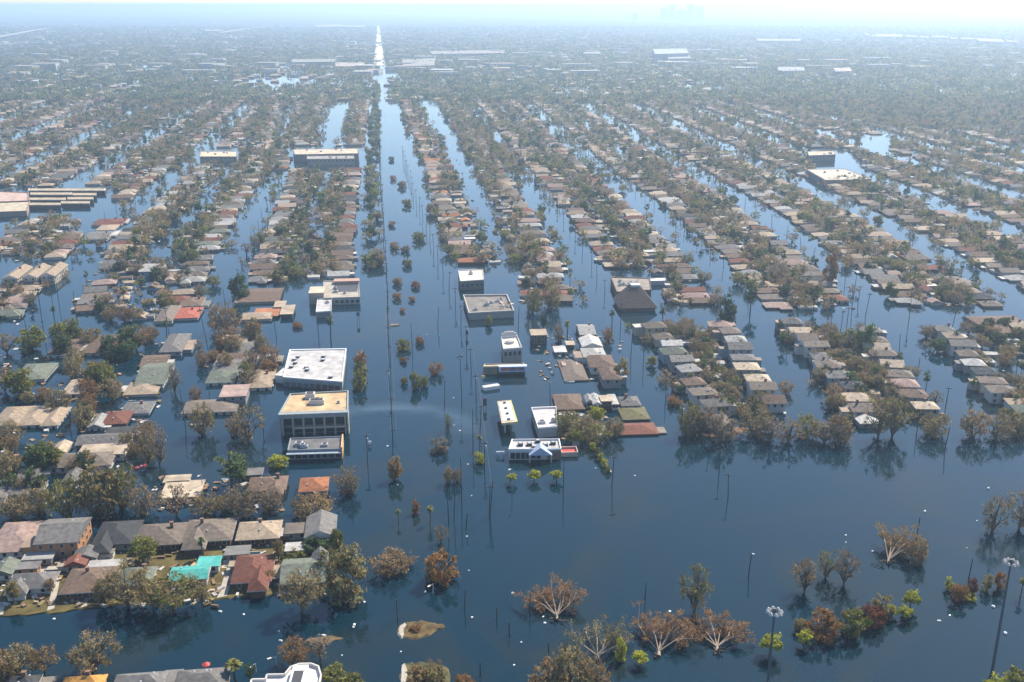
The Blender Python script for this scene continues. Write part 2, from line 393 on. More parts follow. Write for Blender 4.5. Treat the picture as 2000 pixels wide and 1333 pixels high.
def make_tree(seed, kind):
    rg = np.random.default_rng(seed); P = Proto(); P.kind = kind
    tr = MB(); tw = []
    if kind == 'bare':
        rx, rz, zc, n, per, rad, size = 5.0, 3.0, 4.6, 62, 16, (.8, 1.5), .22
        tr.tube((0,0,-1.5),(0,0,1.7),.36,.28,6)
    elif kind == 'leafy':
        rx, rz, zc, n, per, rad, size = 4.2, 3.6, 5.2, 56, 32, (.8, 1.5), .27
        tr.tube((0,0,-1.5),(0,0,3.0),.32,.24,6)
    elif kind == 'pine':
        rx, rz, zc, n, per, rad, size = 2.3, 3.6, 8.6, 24, 18, (.8, 1.3), .32
        tr.tube((0,0,-1.5),(0.2,0,11.6),.3,.1,6)
    elif kind == 'shrub':
        rx, rz, zc, n, per, rad, size = 3.2, 2.4, 1.8, 50, 28, (.6, 1.0), .2
        tr.tube((0,0,-1.2),(0,0,1.2),.25,.15,5)
    elif kind == 'umbrella':
        rx, rz, zc, n, per, rad, size = 2.2, .8, 2.5, 30, 30, (.55, .85), .2
        tr.tube((0,0,-1.2),(0,0,2.3),.2,.14,5)
    elif kind == 'dead':
        rx, rz, zc, n, per, rad, size = 4.4, 3.6, 5.4, 40, 10, (.8, 1.4), .2
        tr.tube((0,0,-1.5),(0,0,2.4),.38,.3,6)
    cs = crown_centers(rg, n, rx, rz, zc)
    if kind in ('bare', 'leafy', 'dead', 'umbrella'):
        # lop-sided crown with open sides
        th = rg.uniform(0, 2*pi); k = .5 + .5*np.cos(np.arctan2(cs[:,1], cs[:,0]) - th)
        cs[:, :2] *= (1 - .28*k)[:, None]; cs[:, 2] += rg.normal(0, .35, n)
    cs[:, 2] = np.maximum(cs[:, 2], .5 if kind == 'shrub' else 1.5 if kind != 'pine' else 4)
    base_z = {'bare': 1.5, 'leafy': 2.6, 'pine': 5, 'shrub': .5, 'umbrella': 1.7, 'dead': 2.0}[kind]
    if kind != 'pine':
        m = {'bare': 7, 'leafy': 6, 'shrub': 5, 'umbrella': 4, 'dead': 9}[kind]
        for i in range(m):
            c = cs[i]; mid = np.array((c[0]*.45, c[1]*.45, base_z + (c[2]-base_z)*.55))
            tr.tube((0,0,base_z - .3), mid, .24 if kind != 'shrub' else .12, .14, 5, cap=False); tr.tube(mid, c, .14, .05, 4)
            for j in range(2 if kind != 'dead' else 4):
                q = cs[(i*3 + j*5 + 7) % n]; q = mid + (q - mid) * .75
                tr.tube(mid, q, .09, .035, 3)
    else:
        for i in range(6):
            c = cs[i]; tr.tube((0.1,0,c[2]-.8), c, .08, .03, 3)
    P.trunk = tr.mesh('trunk', M['bark'])
    rads = rg.uniform(rad[0], rad[1], n)
    Q = leaf_quads(rg, cs, per, rads, size)
    # twigs: long thin leaves of bark colour around every clump
    nt = {'bare': 9, 'leafy': 2, 'pine': 1, 'shrub': 5, 'umbrella': 1, 'dead': 12}[kind]
    T = []
    for c, r in zip(cs, rads):
        for _ in range(nt):
            d = rg.normal(0, 1, 3) + np.array((c[0]*.25, c[1]*.25, .9)); d /= np.linalg.norm(d)
            a = c - d*r*.5; b = c + d*r*1.15; s = np.cross(d, rg.normal(0,1,3)); s /= np.linalg.norm(s); s *= .05
            T.append([a - s*.8, a + s*.8, b + s*.25, b - s*.25])
    T = np.array(T)
    P.quads = Q; P.twigs = T
    Vv = np.concatenate([Q, T]); nq = len(Vv)
    me = bpy.data.meshes.new('crown')
    fill_quads(me, Vv)
    me.materials.append(M['leaf']); me.materials.append(M['twig'])
    me.polygons.foreach_set('material_index', np.r_[np.zeros(len(Q), np.int32), np.ones(len(T), np.int32)])
    set_col(me, np.repeat(leaf_tints(rg, len(Vv), kind), 4, 0))
    me.update(); P.crown = me
    P.h = float(Vv[:,:,2].max()); P.r = rx
    return P
def fill_quads(me, V):
    n = len(V); me.vertices.add(n*4); me.loops.add(n*4); me.polygons.add(n)
    me.vertices.foreach_set('co', np.ascontiguousarray(V, np.float32).ravel())
    me.loops.foreach_set('vertex_index', np.arange(n*4, dtype=np.int32))
    me.polygons.foreach_set('loop_start', np.arange(0, n*4, 4, dtype=np.int32))
    me.update(calc_edges=True)
def set_col(me, rgb):
    at = me.attributes.new('col', 'FLOAT_COLOR', 'POINT')
    a = np.ones((len(rgb), 4), np.float32); a[:, :3] = rgb; at.data.foreach_set('color', a.ravel())
def leaf_tints(rg, n, kind):
    v = rg.uniform(.55, 1.45, n); h = rg.normal(0, .12, n)
    return np.stack([v*(1+h), v, v*(1-h*.6)], 1)
KINDS = {'bare': 7, 'leafy': 4, 'pine': 3, 'shrub': 4, 'umbrella': 2, 'dead': 4}
PR = {k: [make_tree(100*i + 7*j + 11, k) for j in range(c)] for i, (k, c) in enumerate(KINDS.items())}
def make_palm(seed):
    rg = np.random.default_rng(seed); tr = MB(); P = Proto(); P.kind = 'palm'
    tr.tube((0,0,-1.5),(.15,0,4),.26,.22,6,cap=False); tr.tube((.15,0,4),(.1,.1,7.2),.22,.2,6)
    V = []
    for i in range(46):
        a = rg.uniform(0, 2*pi); el = rg.uniform(-.9, 1.3); d = np.array((cos(a)*cos(el), sin(a)*cos(el), sin(el)))
        s = np.cross(d, (0,0,1)); s /= np.linalg.norm(s) + 1e-6
        p0 = np.array((.1,.1,7.3)); p1 = p0 + d*1.0; p2 = p0 + d*1.75 - np.array((0,0,.45))
        V.append([p0 - s*.06, p0 + s*.06, p1 + s*.28, p1 - s*.28]); V.append([p1 - s*.28, p1 + s*.28, p2 + s*.18, p2 - s*.18])
    V = np.array(V); me = bpy.data.meshes.new('crown'); fill_quads(me, V); me.materials.append(M['leaf'])
    set_col(me, np.repeat(leaf_tints(rg, len(V), 'leafy'), 4, 0)); P.crown = me; P.quads = V; P.twigs = V[:0]
    P.trunk = tr.mesh('trunk', M['bark']); P.h = 9.0; P.r = 1.8; return P
PR['palm'] = [make_palm(5), make_palm(9)]

LC = {'olive-brown': (.26,.21,.092), 'grey-brown': (.25,.2,.132), 'brown': (.28,.19,.085), 'rust-brown': (.28,.145,.045), 'olive-green': (.19,.19,.045),
      'dark green': (.065,.095,.04), 'mid green': (.1,.14,.05), 'yellow-green': (.36,.36,.04), 'dark red-brown': (.17,.06,.03), 'pale tan': (.34,.27,.18), 'fallen brown': (.30,.175,.085)}
TREE_NAME = {'bare': 'bare_tree', 'leafy': 'leafy_tree', 'pine': 'pine_tree', 'palm': 'palm_tree', 'shrub': 'shrub', 'umbrella': 'small_tree', 'dead': 'dead_tree'}
TREE_CAT = {'bare': 'tree', 'leafy': 'tree', 'pine': 'tree', 'palm': 'palm tree', 'shrub': 'shrub', 'umbrella': 'tree', 'dead': 'tree'}
def tree(x, y, kind, s, col, label, rng, group=None, sz=1.0, var=None, z=0):
    P = PR[kind][var if var is not None else rng.randrange(len(PR[kind]))]
    t = thing(TREE_NAME[kind], label, TREE_CAT[kind], (x, y, z), rng.uniform(0, 2*pi), group)
    t.scale = (s, s, s*sz)
    link('trunk', P.trunk, t)
    v = rng.uniform(.85, 1.18)
    link('crown', P.crown, t, color=tuple(c*v for c in LC[col]))
    return t

# ------------------------------------------------------------------ large commercial buildings (roof corners in the picture, height above water)
GA, GB = R(7.1), R(4.0)
def lerp(a, b, t): return tuple(p + (q - p)*t for p, q in zip(a, b))
def big(name, label, cat, px, ztop, wc, rc, parapet=.5, wins=0, win_z=None, win=(1.6, 1.4), units=0, seed=0, side_wins=0, group=None, trim=None, base=-1.2):
    """px: roof corners back-left, back-right, front-right, front-left in picture pixels"""
    rng = random.Random(seed); q = [G(x, y, ztop) for x, y in px]
    bl, br, fr, fl = q; cx = sum(p[0] for p in q)/4; cy = sum(p[1] for p in q)/4
    rz = atan2(fr[1]-fl[1], fr[0]-fl[0])
    t = thing(name, label, cat, (cx, cy, 0), rz, group)
    c, s = cos(-rz), sin(-rz)
    L = [((p[0]-cx)*c - (p[1]-cy)*s, (p[0]-cx)*s + (p[1]-cy)*c) for p in (fl, fr, br, bl)]
    b = MB(); b.prism(L, base, ztop - .05, top=False)
    wc = tuple(.8*x for x in wc); rc = tuple(.84*x for x in rc)
    link('wall', b.mesh('wall', M['wall']), t, color=wc)
    b = MB(); mid = (sum(p[0] for p in L)/4, sum(p[1] for p in L)/4)
    out = [lerp(mid, p, 1.012) for p in L]; inn = [lerp(mid, p, .972) for p in L]
    b.prism(out, ztop - .7, ztop, mi=1, top=False)
    for i in range(4):
        j = (i+1) % 4
        b.face([(*out[i], ztop), (*out[j], ztop), (*inn[j], ztop), (*inn[i], ztop)], 1)
        b.face([(*inn[i], ztop), (*inn[j], ztop), (*inn[j], ztop-parapet), (*inn[i], ztop-parapet)], 1)
    b.face([(*p, ztop - parapet) for p in inn], 0)
    rm = mat('parapet', trim or tuple(.8*x for x in wc), .7)
    ro = link('roof', b.mesh('roof', [M['flat'], rm]), t, color=rc)
    fl, fr, br, bl = L
    wz = win_z if win_z is not None else ztop - 2.8
    for i in range(wins):
        p = lerp(fl, fr, (i+.5)/wins); add_window(t, (p[0], p[1]-.03, wz), 0, *win)
    for i in range(side_wins):
        p = lerp(fr, br, (i+.5)/side_wins); add_window(t, (p[0]+.03, p[1], wz), atan2(br[1]-fr[1], br[0]-fr[0]), *win)
    for i in range(units):
        u, v = rng.uniform(.15, .85), rng.uniform(.2, .8)
        p = lerp(lerp(fl, fr, u), lerp(bl, br, u), v); a, h = rng.uniform(.8, 1.5), rng.uniform(.8, 1.6)
        k = MB(); k.box(-a, -a*.8, -.02, a, a*.8, h); k.box(-a*.6, -a*.5, h, a*.6, a*.5, h+.2, 1)
        link('roof_unit', k.mesh('roof_unit', [M['metal'], M['vent']]), ro, (p[0], p[1], ztop - parapet))
    return t, L, ro
def add(parent, name, boxes, m, color=None):
    b = MB()
    for x in boxes: b.box(*x)
    return link(name, b.mesh(name, m), parent, color=color)

def commercial():
    # white-roofed store
    t, L, ro = big('store', 'large white-roofed store with small dark vents beside the wide flooded avenue', 'store', [(566,683),(676,681),(668,745),(553,736)], 4.6, (.33,.36,.37), (.47,.45,.43), units=0, trim=(.62,.62,.6))
    fl, fr, br, bl = L
    for u, v in ((.12,.62),(.17,.72),(.15,.5),(.1,.36),(.36,.36),(.38,.28),(.62,.62),(.62,.74),(.8,.1)):
        p = lerp(lerp(fl, fr, u), lerp(bl, br, u), v); k = MB(); k.box(-.8,-.8,0,.8,.8,.9); k.box(-.9,-.9,.9,.9,.9,1.05,1)
        link('roof_vent', k.mesh('roof_vent', [M['vent'], M['metal']]), ro, (p[0], p[1], 4.1))
    w = hypot(fr[0]-fl[0], fr[1]-fl[1]); d = hypot(br[0]-fr[0], br[1]-fr[1])
    add(t, 'loading_bay', [(fl[0]-5.5, fl[1]+3, -1.2, fl[0]-.02, fl[1]+13, 3.6)], M['wall'], (.5,.52,.5))
    k = MB(); k.box(fl[0]-5.7, fl[1]+2.8, 3.6, fl[0]-.03, fl[1]+13.2, 3.85); link('canopy_roof', k.mesh('canopy_roof', M['flat']), t, color=(.47,.45,.43))
    for i in range(9):
        x = lerp(fl, fr, (i+.6)/9.4); k = MB(); k.box(-1.2,-.1,-1,1.2,.03,2.2)
        link('shop_front_panel', k.mesh('shop_front_panel', M['paint']), t, (x[0], x[1]-.05, 0), color=(.14,.06,.05) if i > 4 else (.1,.12,.13))
    # tan-roofed office block on columns
    t, L, ro = big('office_building', 'two-storey office block with a broad tan gravel roof and recessed dark front', 'office building', [(567,769),(680,763),(679,801),(546,806)], 9.5, (.2,.21,.2), (.52,.37,.21), parapet=.6, trim=(.27,.29,.29))
    fl, fr, br, bl = L; W = fr[0]-fl[0]
    for u, v, a, h in ((.37,.78,1.9,2.2),(.46,.45,1.7,2.0),(.56,.44,1.7,2.0),(.5,.62,1.0,1.0),(.85,.42,.7,.7)):
        p = lerp(lerp(fl, fr, u), lerp(bl, br, u), v); k = MB(); k.box(-a,-a*.8,0,a,a*.8,h); k.box(-a*.7,-a*.6,h,a*.7,a*.6,h+.25,1)
        link('roof_unit', k.mesh('roof_unit', [M['white'], M['vent']]), ro, (p[0], p[1], 8.9))
    k = MB(); k.box(fl[0]-.3, fl[1]-2.4, 7.6, fr[0]+.3, fl[1]+.2, 9.45); link('fascia', k.mesh('fascia', M['wall']), t, color=(.24,.26,.26))
    for i in range(7):
        x = fl[0] + 1.0 + i*(W-2.0)/6; k = MB(); k.box(-.35,-.35,-1.2,.35,.35,7.6)
        link('column', k.mesh('column', M['wall']), t, (x, fl[1]-1.9, 0), color=(.3,.3,.25))
    for i in range(6):
        x0 = fl[0] + 1.4 + i*(W-2.0)/6; k = MB(); k.box(0,-.12,3.9,(W-2)/6-.9,.02,7.0); k.box(0,-.14,.6,(W-2)/6-.9,.02,2.6)
        link('window', k.mesh('window', M['glass']), t, (x0, fl[1]-.03, 0))
    k = MB(); k.box(fl[0]+W*.2, fl[1]-2.3, 2.9, fr[0]-W*.05, fl[1]-.1, 3.6); link('balcony', k.mesh('balcony', M['wall']), t, color=(.4,.35,.24))
    k = MB(); k.box(fr[0]-.2, fl[1]-2.6, -1.2, fr[0]+.35, fl[1]+.3, 9.0); link('end_wall', k.mesh('end_wall', M['wall']), t, color=(.5,.44,.33))
    # low block in front of it
    t, L, ro = big('commercial_building', 'low blue-grey commercial building with a bright orange end wall in front of the office block', 'commercial building', [(567,856),(668,852),(666,876),(562,879)], 4.2, (.2,.24,.28), (.15,.145,.145), units=4, seed=4, wins=0, trim=(.22,.25,.28))
    fl, fr, br, bl = L; W = fr[0]-fl[0]; D = br[1]-fr[1]
    k = MB(); k.prism([(fr[0]+.02, fr[1]-.5),(fr[0]+.5, fr[1]-.5),(br[0]+.5, br[1]+.3),(br[0]+.02, br[1]+.3)], -1.2, 4.9); link('end_wall', k.mesh('end_wall', M['wall']), t, color=(.62,.36,.17))
    k = MB(); k.box(fl[0]-.4, fl[1]-2.2, 2.9, fr[0]-.2, fl[1]-.08, 3.2); link('awning', k.mesh('awning', M['wall']), t, color=(.24,.28,.32))
    for i in range(8):
        x = lerp(fl, fr, (i+.5)/8); add_window(t, (x[0], x[1]-.03, .5), 0, 1.9, 1.9)
    # building with sunken roof court
    t, L, ro = big('shop_building', 'beige and white shop building with a dark sunken roof court', 'store', [(632,549),(700,547),(703,580),(632,582)], 4.4, (.45,.43,.38), (.4,.36,.29), units=3, seed=3, wins=7, win=(1.8,1.8), win_z=.9)
    fl, fr, br, bl = L; W = fr[0]-fl[0]; D = br[1]-fr[1]
    k = MB(); k.box(fl[0]+W*.22, fl[1]+D*.35, 3.91, fr[0]-W*.1, fl[1]+D*.78, 4.1); link('roof_court', k.mesh('roof_court', M['vent']), ro)
    k = MB(); k.box(fl[0]+W*.22-.6, fl[1]+D*.78, 3.9, fr[0]-W*.1+.6, fl[1]+D*.95, 6.0); link('roof_screen', k.mesh('roof_screen', M['wall']), ro, color=(.38,.24,.18))
    k = MB(); k.box(fl[0]-8.5, fl[1]+2, -1.2, fl[0]-.02, fl[1]+16, 6.6); wb = link('side_wing', k.mesh('side_wing', M['wall']), t, color=(.36,.3,.23))
    k = MB(); k.box(fl[0]-8.7, fl[1]+1.8, 6.6, fl[0]+.1, fl[1]+16.2, 6.9); link('side_wing_roof', k.mesh('side_wing_roof', M['flat']), t, color=(.5,.42,.31))
    big('kiosk', 'small square white-roofed kiosk standing before the beige shop building', 'kiosk', [(620,584),(648,583),(646,607),(617,609)], 3.8, (.25,.24,.22), (.47,.45,.43), units=1, seed=6, trim=(.6,.6,.58))
    # right of the avenue
    t, L, ro = big('bank_building', 'square cream-roofed building with a tall vent across the avenue from the shops', 'commercial building', [(895,528),(943,526),(945,546),(899,549)], 6.2, (.17,.16,.15), (.68,.6,.5), wins=5, win=(1.6,2.0), win_z=2.0, trim=(.5,.47,.42))
    fl, fr, br, bl = L; k = MB(); k.box(-1,-1,0,1,1,1.6); k.tube((0,0,1.6),(0,0,2.6),.9,.5,8); link('roof_unit', k.mesh('roof_unit', M['metal']), ro, ((fl[0]+br[0])/2, (fl[1]+br[1])/2+3, 5.7))
    t, L, ro = big('warehouse', 'long grey flat building with a storm-torn roof corner facing the cross street', 'warehouse', [(905,576),(990,575),(1004,606),(916,611)], 4.4, (.36,.34,.31), (.2,.18,.16), units=6, seed=2, wins=0, parapet=1.0, trim=(.4,.37,.32))
    fl, fr, br, bl = L; rng = random.Random(8)
    for i in range(12):
        k = MB(); a = rng.uniform(.6,2.2); k.box(-a,-.4,0,a,.4,.25); o = link('torn_panel', k.mesh('torn_panel', M['paint']), ro, (fr[0]-rng.uniform(-1,5), lerp(fr,br,.4)[1]+rng.uniform(-6,5), 4.4+rng.uniform(.2,1.4)), color=rng.choice([(.5,.3,.25),(.6,.55,.45),(.3,.2,.15)]))
        o.rotation_euler = (rng.uniform(-.5,.5), rng.uniform(-.6,.6), rng.uniform(0,3))
    big('shop_building', 'brown flat-roofed block attached beside the dark church roof', 'store', [(1193,541),(1268,543),(1272,566),(1205,570)], 4.6, (.2,.12,.09), (.28,.24,.2), units=6, seed=12, wins=5)
    # church with a steep brown roof
    c = G(1243, 608); t = thing('church', 'dark brown church with a steep spreading roof and white cap at the water', 'church', (c[0], c[1]+9, 0), GB)
    k = MB(); k.prism([(-10,-10),(10,-10),(10,10),(-10,10)], -1.2, 2.6, top=False); link('wall', k.mesh('wall', M['wall']), t, color=(.16,.1,.08))
    k = MB(); e = [(-11,-11,2.3),(11,-11,2.3),(11,11,2.3),(-11,11,2.3)]; tp = [(-3,-2,12),(3,-2,12),(3,4,12),(-3,4,12)]
    for i in range(4): k.face([e[i], e[(i+1)%4], tp[(i+1)%4], tp[i]])
    k.prism([(p[0],p[1]) for p in e], 2.0, 2.3, top=False, bottom=True)
    k.face(tp); ro = link('roof', k.mesh('roof', M['roof']), t, color=(.14,.1,.08))
    k = MB(); k.box(-2.6,-1.6,12.01,2.6,3.6,13.2); link('roof_cap', k.mesh('roof_cap', M['white']), ro)
    big('trailer', 'long white trailer roof beside the church yard', 'trailer', [(1270,543),(1300,542),(1301,548),(1271,549)], 3.0, (.5,.5,.5), (.7,.68,.66))
    # curved front bank
    t, L, ro = big('bank_building', 'tall narrow pale building with white parapet and round roof crown', 'commercial building', [(979,657),(1010,655),(1019,678),(983,681)], 7.5, (.36,.35,.32), (.62,.55,.45), parapet=.9, wins=4, win=(1.4,2.2), win_z=3.4, trim=(.7,.68,.63))
    fl, fr, br, bl = L; k = MB()
    for i in range(7):
        a0, a1 = pi*i/7, pi*(i+1)/7; W = (br[0]-bl[0])*.5; xm = (br[0]+bl[0])*.5; y = (bl[1]+br[1])/2
        k.prism([(xm+W*cos(a1), y), (xm+W*cos(a0), y), (xm+W*cos(a0), y+.7), (xm+W*cos(a1), y+.7)], 6.6, 7.5+2.2*sin((a0+a1)/2), mi=0)
    link('gable_wall', k.mesh('gable_wall', M['white']), ro)
    k = MB(); k.tube((0,0,0),(0,0,1.4),2.3,2.3,12); k.tube((0,0,1.4),(0,0,1.6),1.4,1.2,12); link('roof_unit', k.mesh('roof_unit', M['white']), ro, ((fl[0]+br[0])/2, (fl[1]+br[1])/2+1, 6.6))
    t, L, ro = big('store', 'shop with pale blue sign front and green-brown end beside floating trailer', 'store', [(947,711),(1022,709),(1026,714),(944,716)], 4.0, (.12,.12,.1), (.5,.42,.28), trim=(.42,.36,.25))
    fl, fr, br, bl = L; W = fr[0]-fl[0]
    k = MB(); k.box(fl[0]+W*.36, fl[1]-3.0, 2.0, fr[0]+.6, fl[1]-.1, 4.6); link('sign_front', k.mesh('sign_front', M['wall']), t, color=(.42,.5,.66))
    for i in range(5):
        k = MB(); k.box(-1.1,-.12,2.6,1.1,.02,4.2); link('sign_panel', k.mesh('sign_panel', M['paint']), t, (fl[0]+W*(.47+.11*i), fl[1]-3.04, 0), color=[(.38,.13,.07),(.4,.17,.1),(.1,.13,.2),(.4,.15,.08),(.12,.14,.2)][i])
    for i in range(3):
        k = MB(); k.box(-1.3,-.1,-.8,1.3,.02,2.9); link('shop_front_panel', k.mesh('shop_front_panel', M['paint']), t, (fl[0]+W*(.06+.1*i), fl[1]-.05, 0), color=[(.3,.17,.13),(.1,.2,.13),(.28,.2,.14)][i])
    # gas station canopy
    q = [G(x,y,5.2) for x, y in ((971,784),(997,782),(1010,824),(980,827))]; cx = sum(p[0] for p in q)/4; cy = sum(p[1] for p in q)/4
    rz = atan2(q[2][1]-q[3][1], q[2][0]-q[3][0]); t = thing('gas_station_canopy', 'long flat white gas station canopy with yellow striped edge on columns', 'canopy', (cx,cy,0), rz)
    c, s = cos(-rz), sin(-rz); L = [((p[0]-cx)*c-(p[1]-cy)*s, (p[0]-cx)*s+(p[1]-cy)*c) for p in q]; bl, br, fr, fl = L
    k = MB(); k.prism([fl,fr,br,bl], 4.3, 5.2, mi=0, bottom=True); ro = link('roof', k.mesh('roof', M['flat']), t, color=(.42,.36,.24))
    k = MB(); mid = (0,0); k.prism([lerp(mid,p,.84) for p in (fl,fr,br,bl)], 5.2, 5.32); link('roof_sheet', k.mesh('roof_sheet', M['white']), t)
    for i in range(4):
        p = lerp(lerp(fl,fr,.5), lerp(bl,br,.5), .12+.25*i); k = MB(); k.box(-.5,-.5,0,.5,.5,.5); link('roof_unit', k.mesh('roof_unit', M['vent']), ro, (p[0],p[1],5.32))
    for i in range(4):
        for u in (.25,.75):
            p = lerp(lerp(fl,fr,u), lerp(bl,br,u), .1+.26*i); k = MB(); k.box(-.25,-.25,-1.2,.25,.25,4.3); link('column', k.mesh('column', M['metal']), t, (p[0],p[1],0))
    k = MB(); k.prism([lerp(br, fr, 0), lerp(br, fr, 1), (fr[0]+.25, fr[1]), (br[0]+.25, br[1])], 4.35, 5.28); link('edge_stripe', k.mesh('edge_stripe', M['paint']), t, color=(.6,.52,.1))
    t, L, ro = big('shop_building', 'plain white flat-roofed building behind the fast food restaurant', 'store', [(1038,796),(1086,794),(1088,832),(1051,835)], 4.6, (.36,.38,.4), (.62,.55,.53), parapet=.8, units=2, seed=22, trim=(.68,.67,.65))
    # restaurant
    t, L, ro = big('restaurant', 'white flat-roofed fast food restaurant with blue porch gable', 'restaurant', [(1000,858),(1092,857),(1096,876),(994,877)], 4.6, (.6,.6,.6), (.47,.45,.43), parapet=.7, trim=(.68,.68,.68))
    fl, fr, br, bl = L; W = fr[0]-fl[0]; D = br[1]-fr[1]
    for u, v in ((.2,.5),(.38,.5),(.55,.8),(.7,.4),(.86,.6),(.48,.2)):
        p = lerp(lerp(fl,fr,u), lerp(bl,br,u), v); k = MB(); k.box(-1,-.9,0,1,.9,1.0); k.box(-.6,-.5,1,.6,.5,1.15,1); link('roof_unit', k.mesh('roof_unit', [M['vent'], M['metal']]), ro, (p[0],p[1],3.9))
    for i in range(6):
        k = MB(); k.box(0,-.1,.4,W*.085,.02,2.9); link('window', k.mesh('window', M['glass']), t, (fl[0]+W*(.03+.1*i), fl[1]-.04, 0))
    k = MB(); xm = fl[0]+W*.6; k.face([(xm-4.4,fl[1]-3,3.0),(xm+4.4,fl[1]-3,3.0),(xm,fl[1]-3,6.2)]); k.face([(xm-4.4,fl[1]-3,3.0),(xm,fl[1]-3,6.2),(xm,fl[1]+2,6.2),(xm-4.4,fl[1]+2,3.0)]); k.face([(xm,fl[1]-3,6.2),(xm+4.4,fl[1]-3,3.0),(xm+4.4,fl[1]+2,3.0),(xm,fl[1]+2,6.2)])
    k.face([(xm+4.4,fl[1]-3,3.0),(xm-4.4,fl[1]-3,3.0),(xm-4.4,fl[1]+2,3.0),(xm+4.4,fl[1]+2,3.0)])
    link('porch_roof', k.mesh('porch_roof', M['wall']), t, color=(.34,.4,.52))
    for dx in (-4.1, 4.1):
        k = MB(); k.box(-.2,-.2,-1.2,.2,.2,3.0); link('porch_column', k.mesh('porch_column', M['white']), t, (xm+dx, fl[1]-2.7, 0))
    k = MB(); k.box(fl[0]+W*.73, fl[1]-.25, -1.2, fr[0]-.1, fl[1]-.03, 3.8); link('brick_front', k.mesh('brick_front', M['wall']), t, color=(.2,.13,.1))
    # dumpster pen
    c = G(1112, 893); t = thing('dumpster_pen', 'open white-walled bin pen with a red floor beside the restaurant', 'enclosure', (c[0], c[1]+3, 0), GB)
    for nm, bx in (('pen_wall',(-3.2,-2.8,-1.2,3.2,-2.5,1.9)),('pen_wall',(-3.2,2.5,-1.2,3.2,2.8,1.9)),('pen_wall',(-3.2,-2.5,-1.2,-2.9,2.5,1.9)),('pen_wall',(2.9,-2.5,-1.2,3.2,2.5,1.9))):
        k = MB(); k.box(*bx); link(nm, k.mesh(nm, M['wall']), t, color=(.42,.33,.28))
    k = MB(); k.box(-2.8,-2.4,.7,2.8,2.4,1.0); link('bin_lid', k.mesh('bin_lid', M['red']), t)
    big('shed', 'small pale blue-white shed roof behind the bin pen', 'shed', [(1118,856),(1132,856),(1132,862),(1118,862)], 2.2, (.3,.3,.3), (.6,.64,.72))
    # floating trailer
    c = G(959, 760); t = thing('trailer', 'white box trailer afloat askew beside the dark pole group', 'trailer', (c[0],c[1],0), R(24))
    k = MB(); k.box(-3.8,-1.3,-.5,3.8,1.3,1.5); link('box_body', k.mesh('box_body', M['paint']), t, color=(.74,.7,.62))
    k = MB(); k.box(-3.9,-1.4,1.5,3.9,1.4,1.62); link('roof', k.mesh('roof', M['white']), t)
    k = MB(); k.box(3.8,-.3,-.4,5.2,.3,.1); link('hitch', k.mesh('hitch', M['steel']), t)
    # school on the left
    big('school_building', 'pinkish flat-roofed school hall at the edge of the open water', 'school', [(-60,372),(56,376),(56,392),(-60,396)], 5.0, (.3,.2,.16), (.5,.36,.29), units=3, seed=31)
    big('school_building', 'low pale school block in front of the pinkish hall', 'school', [(-60,396),(58,393),(52,412),(-60,416)], 4.4, (.4,.3,.24), (.5,.42,.3), units=2, seed=32)
    for i, (x0, x1, y, lab) in enumerate(((56,205,368,'longest classroom wing, farthest from the camera'), (60,140,376,'second classroom wing, with a tan roof'), (142,188,377,'short classroom wing beside the second one'), (44,128,386,'third classroom wing, joined to the hall'), (132,182,385,'short brown classroom wing near the open water'), (120,175,393,'short white-edged classroom wing at the water'), (56,118,396,'classroom wing closest to the low school block'))):
        big('classroom_wing', f'{lab}', 'school', [(x0,y),(x1,y),(x1,y+4.5),(x0,y+4.5)], 3.6, (.15,.085,.07) , (.42,.34,.24), parapet=.2, trim=(.45,.38,.27), wins=6, group='school wings beside the open water')
